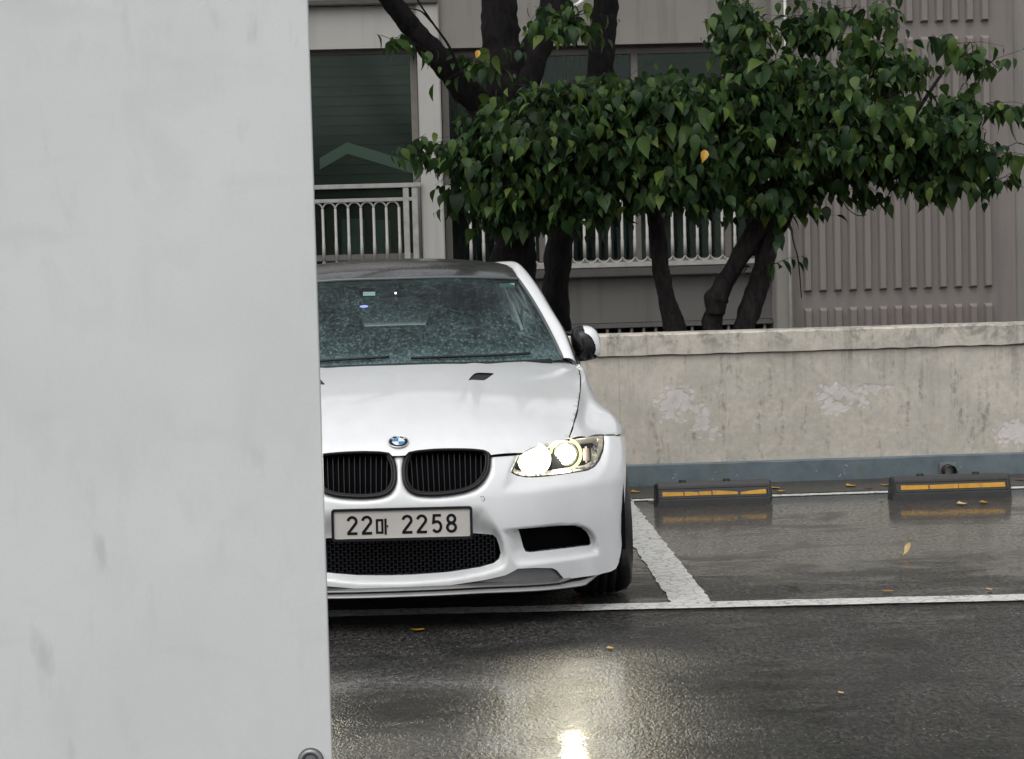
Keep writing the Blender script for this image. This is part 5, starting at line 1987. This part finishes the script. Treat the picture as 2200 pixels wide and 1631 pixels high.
def plate_ring(name, o, i, y0, y1, mat):
    n = len(o)
    V = [(p[0], y0, p[1]) for p in o] + [(p[0], y0, p[1]) for p in i] + [(p[0], y1, p[1]) for p in o] + [(p[0], y1, p[1]) for p in i]
    Fc = []
    for k in range(n):
        j = (k + 1) % n
        Fc += [(k, j, n + j, n + k), (k, 2 * n + k, 2 * n + j, j), (n + k, n + j, 3 * n + j, 3 * n + k)]
    return mesh_obj(name, V, Fc, mat, plate)


plate_ring("plate_frame", rrect(PW, PH, .012), rrect(PW - .020, PH - .020, .006), -.008, .010, M["plate_frame"])
f_ = rrect(PW - .018, PH - .018, .006)
mesh_obj("plate_face", [(p[0], -.002, p[1]) for p in f_] + [(p[0], .010, p[1]) for p in f_], [tuple(range(len(f_)))] + [(k, (k + 1) % len(f_), len(f_) + (k + 1) % len(f_), len(f_) + k) for k in range(len(f_))], M["plate"], plate)
plate_ring("plate_bead", rrect(PW - .0205, PH - .0205, .006), rrect(PW - .026, PH - .026, .005), -.0042, -.002, M["plate"])


def arc(cx, cy, rx, ry, a0, a1, n=12): return [(cx + rx * math.cos(math.radians(a_)), cy + ry * math.sin(math.radians(a_))) for a_ in np.linspace(a0, a1, n)]


GL = {  # strokes in a 130 x 230 cell, y up
    "2": [[*arc(65, 163, 50, 50, 172, -28, 14), (98, 112), (22, 18), (22, 17), (126, 17)][0:14] + [(20, 26), (20, 17), (127, 17)]],
    "5": [[(116, 213), (32, 213), (24, 128), *arc(64, 78, 50, 62, 118, -148, 16)]],
    "8": [("c", arc(65, 167, 44, 46, 0, 345, 24)), ("c", arc(65, 66, 50, 50, 0, 345, 24))],
    "ma": [("c", [(17, 22), (82, 22), (82, 172), (17, 172)]), [(120, -4), (120, 190)], [(137, 96), (152, 96)]],
}
U_ = (PW - .018) / 1640.0
xs_ = {0: ("2", 355), 1: ("2", 530), 2: ("ma", 700), 3: ("2", 1015), 4: ("2", 1190), 5: ("5", 1372), 6: ("8", 1547)}
for k, (ch, x0) in xs_.items():
    sgn = []
    for si, st in enumerate(GL[ch]):
        cl = isinstance(st, tuple)
        v, f = ribbon(st[1] if cl else st, 27 if ch == "ma" else 33, cl)
        V3 = [((x + x0 - 1020) * U_, -.0034 - .0003 * si, (y - 118) * U_) for (x, y) in v]
        n = len(V3)
        V3 += [(a_[0], -.0018, a_[2]) for a_ in V3]
        sgn.append((V3, f + [tuple(n + i for i in q_) for q_ in f]))
    V, Fc = merge_data(sgn)
    mesh_obj("plate_character", V, Fc, M["ink"], plate)

# ---- cabin
wb = [(858, 783, 1.45), (960, 781, 1.47), (1060, 779, 1.52), (1130, 776, 1.58), (1180, 773, 1.63), (1208, 770, 1.67)]
wt = [(858, 599.5, 2.12), (950, 597, 2.13), (1030, 597.5, 2.16), (1080, 599, 2.20), (1113, 601, 2.27)]


def ctr(pts):
    C = np.array([car_at(*p) for p in pts])
    C[0, 0] = 0
    return C


WB, WT = ctr(wb), ctr(wt)


def sym_curve(C, n):
    full_ = np.vstack([C[::-1] * [-1, 1, 1], C[1:]])
    d = cr(full_, 8)
    L_ = np.r_[0, np.cumsum(np.linalg.norm(np.diff(d, axis=0), axis=1))]
    t = np.linspace(0, L_[-1], n)
    return np.stack([np.interp(t, L_, d[:, k]) for k in range(3)], 1)


def loft(name, curves, mat, parent, flip=False):
    m, n = len(curves), len(curves[0])
    V = np.vstack(curves)
    Fc = [(i * n + k, i * n + k + 1, (i + 1) * n + k + 1, (i + 1) * n + k) for i in range(m - 1) for k in range(n - 1)]
    o = mesh_obj(name, V, Fc, mat, parent, True)
    return o


nW = 49
cB, cT = sym_curve(WB, nW), sym_curve(WT, nW)
wsurf = lambda t, off=0.0: cB + (cT - cB) * t + np.array([0, -.5, .86]) * (.028 * 4 * t * (1 - t) + off)
loft("windscreen", [wsurf(t) for t in np.linspace(-.01, 1.0, 22)], M["windscreen"], car)
# black ceramic edge just under the glass
rows = [wsurf(t, -.004) for t in np.linspace(0, 1, 22)]
loft("screen_edge", [r[:2] * 1.0 for r in rows], M["seal"], car)
loft("screen_edge", [r[-2:] for r in rows], M["seal"], car)
loft("screen_edge", rows[:2], M["seal"], car)
loft("screen_edge", rows[-2:], M["seal"], car)
tube("screen_seal", np.array([wsurf(t, .002)[-1] for t in np.linspace(0, 1, 16)]), .0075, M["greytrim"], car)
tube("screen_seal", np.array([wsurf(t, .002)[0] for t in np.linspace(0, 1, 16)]), .0075, M["greytrim"], car)
tube("roof_edge_trim", cT + np.array([0, 0, .002]), .0085, M["greytrim"], car)
cw = cB + np.array([0, -.012, -.006])
tube("scuttle_trim", cw[2:-2], .012, M["black"], car)
for (a_, b_, lift_) in ((.18, .50, .0), (.55, .90, .0)):      # parked wipers along the foot of the screen
    seg = wsurf(.035, .012)[int(a_ * nW):int(b_ * nW)]
    tube("wiper", seg + np.linspace(0, .012, len(seg))[:, None] * np.array([0, .3, .6]), .006, M["black"], car, 6)

inner = [(1208, 769.5, 1.67), (1177, 709, 1.86), (1143, 645, 2.06), (1118, 601, 2.27), (1105, 582, 2.45), (1095, 571, 2.62)]
outer = [(1241, 789, 1.66), (1216, 718.5, 1.88), (1190, 674, 2.05), (1158, 621, 2.28), (1127, 581, 2.52), (1102, 566.5, 2.72)]
I_ = [car_at(*p) for p in inner] + [np.array(p) for p in ((.515, 2.95, 1.365), (.505, 3.25, 1.345), (.53, 3.6, 1.235), (.58, 4.0, 1.04))]
O_ = [car_at(*p) for p in outer] + [np.array(p) for p in ((.560, 2.98, 1.335), (.575, 3.25, 1.295), (.625, 3.55, 1.18), (.70, 3.85, .985))]
I_, O_ = cr(I_, 6), cr(O_, 6)
for s in (1, -1):
    S = np.array([s, 1, 1.0])
    cen = np.array([0, 2.6, .8])
    rows = []
    for f in np.linspace(0, 1, 7):
        mid = I_ + (O_ - I_) * f
        out_dir = np.stack([np.full(len(mid), .6), np.full(len(mid), -.25), np.full(len(mid), .75)], 1)
        rows.append((mid + out_dir * (.020 * 4 * f * (1 - f))) * S)
    rows = [I_ * S + np.array([-.004 * s, .01, -.014])] + rows + [O_ * S + np.array([-.012 * s, .01, -.012])]
    loft("roof_pillar", rows, M["paint"], car)
    # dark gutter between the pillar and the side window
    tube("window_trim", O_[:46] * S + np.array([.001 * s, .004, -.006]), .006, M["seal"], car, 6)
    # side glass down to the belt line
    bl = []
    Og = O_[2:50]
    for p in Og:
        d = min(max(p[1], 1.70), 3.75)
        b_ = side(np.array([[d, 0.05]]))[0]
        bl.append(b_)
    bl = np.array(bl)
    loft("side_window", [(Og + (bl - Og) * f + np.array([.012, 0, 0]) * 4 * f * (1 - f) - np.array([.008, 0, .0])) * S for f in np.linspace(0, 1, 6)], M["sideglass"], car)
    tube("belt_trim", np.array([side(np.array([[d, 0.0]]))[0] for d in np.linspace(1.66, 3.6, 24)]) * S, .008, M["seal"], car, 6)

# roof skin: carbon, crowned
dcs = np.array([2.13, 2.25, 2.4, 2.6, 2.8, 3.0, 3.2, 3.28])
zcs = np.array([WT[0, 2] + .003, 1.345, 1.368, 1.388, 1.398, 1.398, 1.386, 1.378])
rows = []
vv = np.linspace(-1, 1, 41)
Ir = I_[I_[:, 1] >= 2.26]
for d, zc in zip(dcs, zcs):
    de = 2.27 + (d - 2.13) * (3.25 - 2.27) / (3.28 - 2.13)
    ue, ze = np.interp(de, Ir[:, 1], Ir[:, 0]) - .004, np.interp(de, Ir[:, 1], Ir[:, 2]) + .001
    if d == 2.13:
        ue, ze, de = WT[-1, 0], WT[-1, 2] + .003, WT[-1, 1]
    a = np.abs(vv)
    rows.append(np.stack([ue * vv, d + (de - d) * a ** 2.2, ze + (zc - ze) * (1 - a ** 2.3)], 1))
loft("roof", rows, M["roof"], car)
loft("headliner", [r + np.array([0, .01, -.03]) for r in rows], M["headliner"], car)
rr0 = rows[-1]
e = np.array([.60, 4.02, 1.00])
rr1 = np.stack([.60 * vv, 4.02 + 0 * vv, 1.0 + .02 * (1 - vv ** 2)], 1)
loft("rear_window", [rr0 + (rr1 - rr0) * f + np.array([0, .2, .5]) * .05 * 4 * f * (1 - f) for f in np.linspace(0, 1, 8)], M["sideglass"], car)

# interior
def blob(name, c, r, mat, parent, p=3.0, n=16, tilt=0.0):
    V, Fc = [], []
    for i in range(n + 1):
        ph_ = -math.pi / 2 + math.pi * i / n
        for k in range(2 * n):
            th_ = 2 * math.pi * k / (2 * n)
            v = np.array([math.cos(ph_) * math.cos(th_), math.cos(ph_) * math.sin(th_), math.sin(ph_)])
            v /= (np.abs(v) ** p).sum() ** (1 / p)
            v = v * r
            v[1] += v[2] * tilt
            V.append(v + np.array(c))
    for i in range(n):
        for k in range(2 * n): Fc.append((i * 2 * n + k, i * 2 * n + (k + 1) % (2 * n), (i + 1) * 2 * n + (k + 1) % (2 * n), (i + 1) * 2 * n + k))
    return mesh_obj(name, V, Fc, mat, parent, True)


blob("dashboard", (0, 1.78, .86), (.74, .26, .085), M["dash"], car, 4)
box("cabin_floor", -.74, .74, 1.6, 3.6, .44, .47, M["dash"], car)
for s in (1, -1):
    st_ = empty("front_seat", (0, 0, 0), 0, car)
    blob("backrest", (s * .37, 2.68, .82), (.25, .10, .34), M["seat"], st_, 3.5, tilt=.25)
    blob("head_restraint", (s * .37, 2.82, 1.185), (.135, .055, .105), M["seat"], st_, 3.0, tilt=.15)
    blob("seat_cushion", (s * .37, 2.40, .56), (.25, .28, .09), M["seat"], st_, 4)
blob("rear_seat", (0, 3.45, .76), (.64, .12, .26), M["seat"], car, 5, tilt=.3)
th = np.linspace(0, 2 * math.pi, 33)[:-1]
tube("steering_wheel", [(.37 + .185 * math.cos(a_), 2.06 + .07 * math.sin(a_), .90 + .165 * math.sin(a_)) for a_ in th], .015, M["seat"], car, 8, True)
mc = car_at(856, 655, 2.02)
blob("rear_view_mirror", (mc[0], 2.02, mc[2]), (.125, .025, .036), M["black"], car, 4)
tube("mirror_stalk", [(0.0, 2.02, mc[2] + .03), (0, 2.05, mc[2] + .09)], .014, M["black"], car)
mc2 = car_at(793, 640, 1.98)
box("dash_camera", mc2[0] - .045, mc2[0] + .03, 1.96, 2.01, mc2[2] - .02, mc2[2] + .045, M["black"], car, .008)
p_ = car_at(793, 631.5, 1.93)
box("camera_sticker", p_[0] - .028, p_[0] + .028, 1.944, 1.949, p_[2] - .009, p_[2] + .009, M["sticker"], car)
p_ = car_at(782, 658.5, 1.93)
blob("camera_light", (p_[0], 1.935, p_[2]), (.02, .004, .006), M["led_blue"], car, 2, 8)
p_ = car_at(850, 630, 1.93)
blob("sensor_light", (p_[0], 1.935, p_[2]), (.005, .004, .005), M["led_white"], car, 2, 8)
p_ = car_at(1088, 614, 2.20)
box("toll_tag", p_[0] - .035, p_[0] + .038, 2.165, 2.170, p_[2] - .009, p_[2] + .012, M["sticker"], car, .002)
p_ = car_at(1031, 708, 2.2)
box("air_freshener", p_[0] - .007, p_[0] + .007, 2.2, 2.21, p_[2] - .014, p_[2] + .014, M["sticker"], car, .003)

# ---- door mirrors (folded half in)
for s in (1, -1):
    mr = empty("door_mirror", (0, 0, 0), 0, car)
    c = car_at(1258, 737, 1.90)
    R = np.array([.066, .095, .079])
    V, n = [], 64
    capV, bodV = [], []
    faces_c, faces_b = [], []
    grid = []
    for i in range(n + 1):
        ph_ = -math.pi / 2 + math.pi * i / n
        for k in range(2 * n):
            th_ = 2 * math.pi * k / (2 * n)
            v = np.array([math.cos(ph_) * math.cos(th_), math.cos(ph_) * math.sin(th_), math.sin(ph_)])
            v = v / (np.abs(v) ** 2.6).sum() ** (1 / 2.6)
            grid.append(v)
    grid = np.array(grid)
    quads = [(i * 2 * n + k, i * 2 * n + (k + 1) % (2 * n), (i + 1) * 2 * n + (k + 1) % (2 * n), (i + 1) * 2 * n + k) for i in range(n) for k in range(2 * n)]
    def sel(q_):
        g_ = grid[list(q_)].mean(0)
        return (g_[0] + .30) ** 2 + (g_[2] + .16) ** 2 > .84 ** 2 and g_[0] > -.05 and g_[2] > -.80 and g_[2] < 1.2 and .6 * g_[0] + g_[2] > -.35
    P = (grid * R * np.array([1, 1, 1]) + np.array([0, 0, 0]))
    P[:, 0] += .10 * P[:, 2] * 0 - .12 * P[:, 2]
    mesh_obj("mirror_cap", (P * 1.03 + c) * [s, 1, 1], [q_ for q_ in quads if sel(q_)], M["paint"], mr, True)
    mesh_obj("mirror_body", (P + c) * [s, 1, 1], quads, M["gloss_black"], mr, True)
    a0, a1 = car_at(1208, 716, 1.92), car_at(1246, 722, 1.90)
    b0, b1 = car_at(1229, 768, 1.88), car_at(1264, 770, 1.88)
    tube("mirror_arm", np.array([a0, (a0 + a1) / 2 + [0, 0, .004], a1]) * [s, 1, 1], [.010, .010, .016], M["black"], mr)
    tube("mirror_arm", np.array([b0, (b0 + b1) / 2 + [0, 0, -.004], b1]) * [s, 1, 1], [.017, .013, .010], M["black"], mr)

# ---- wheels
def wheel(cd, s, cu, width, camber):
    w = empty("wheel", (s * cu, cd, .335), 0, car)
    w.rotation_euler = (0, s * camber, 0)
    R = .335
    hw = width / 2
    prof = [(-hw + .012, .245), (-hw, .275), (-hw + .004, .305), (-hw + .020, .325)]
    for g_ in (-.055, -.018, .018, .055):
        prof += [(g_ - .006, R), (g_ - .0045, R - .008), (g_ + .0045, R - .008), (g_ + .006, R)]
    prof += [(hw - .020, .325), (hw - .004, .305), (hw, .275), (hw - .012, .245)]
    n = 72
    V, Fc = [], []
    m = len(prof)
    for k in range(n):
        a_ = 2 * math.pi * k / n
        for j, (x, r) in enumerate(prof):
            rr_ = r - (.006 if (k % 3 == 0 and (j in (3, m - 4))) else 0)
            V.append((s * x, rr_ * math.cos(a_), rr_ * math.sin(a_)))
    for k in range(n):
        for j in range(m - 1): Fc.append((k * m + j, k * m + j + 1, ((k + 1) % n) * m + j + 1, ((k + 1) % n) * m + j))
    mesh_obj("tyre", V, Fc, M["tyre"], w, True)
    parts = []
    for k in range(10):
        a_ = 2 * math.pi * k / 10
        parts.append(tube_data([(s * (hw - .035), .04 * math.cos(a_), .04 * math.sin(a_)), (s * (hw - .02), .24 * math.cos(a_ + .06), .24 * math.sin(a_ + .06))], [.02, .012], 6))
    parts.append(tube_data([(s * (hw - .03), .245 * math.cos(a_), .245 * math.sin(a_)) for a_ in np.linspace(0, 2 * math.pi, 49)[:-1]], .010, 6, closed=True))
    parts.append(tube_data([(s * (hw - .06), 0, 0), (s * (hw - .02), 0, 0)], [.06, .045], 16))
    V, Fc = merge_data(parts)
    mesh_obj("rim", V, Fc, M["rim"], w, True)
    V = [(s * (-.02), 0, 0)] + [(s * (-.02), .24 * math.cos(a_), .24 * math.sin(a_)) for a_ in np.linspace(0, 2 * math.pi, 33)[:-1]]
    mesh_obj("brake_disc", V, [(0, 1 + k, 1 + (k + 1) % 32) for k in range(32)], M["steel"], w)


for s in (1, -1):
    wheel(AX_F, s, .812, .250, -.035)
    wheel(AX_R, s, .800, .265, -.03)
    # inner arch liners
    for cd in (AX_F, AX_R):
        V = []
        for a_ in np.linspace(-.3, math.pi + .3, 20):
            for u in (.60, .90):
                V.append((s * u, cd + (AR + .005) * math.cos(a_), AZ + (AR + .005) * math.sin(a_)))
        mesh_obj("arch_liner", V, [(2 * k, 2 * k + 1, 2 * k + 3, 2 * k + 2) for k in range(19)], M["void"], car)
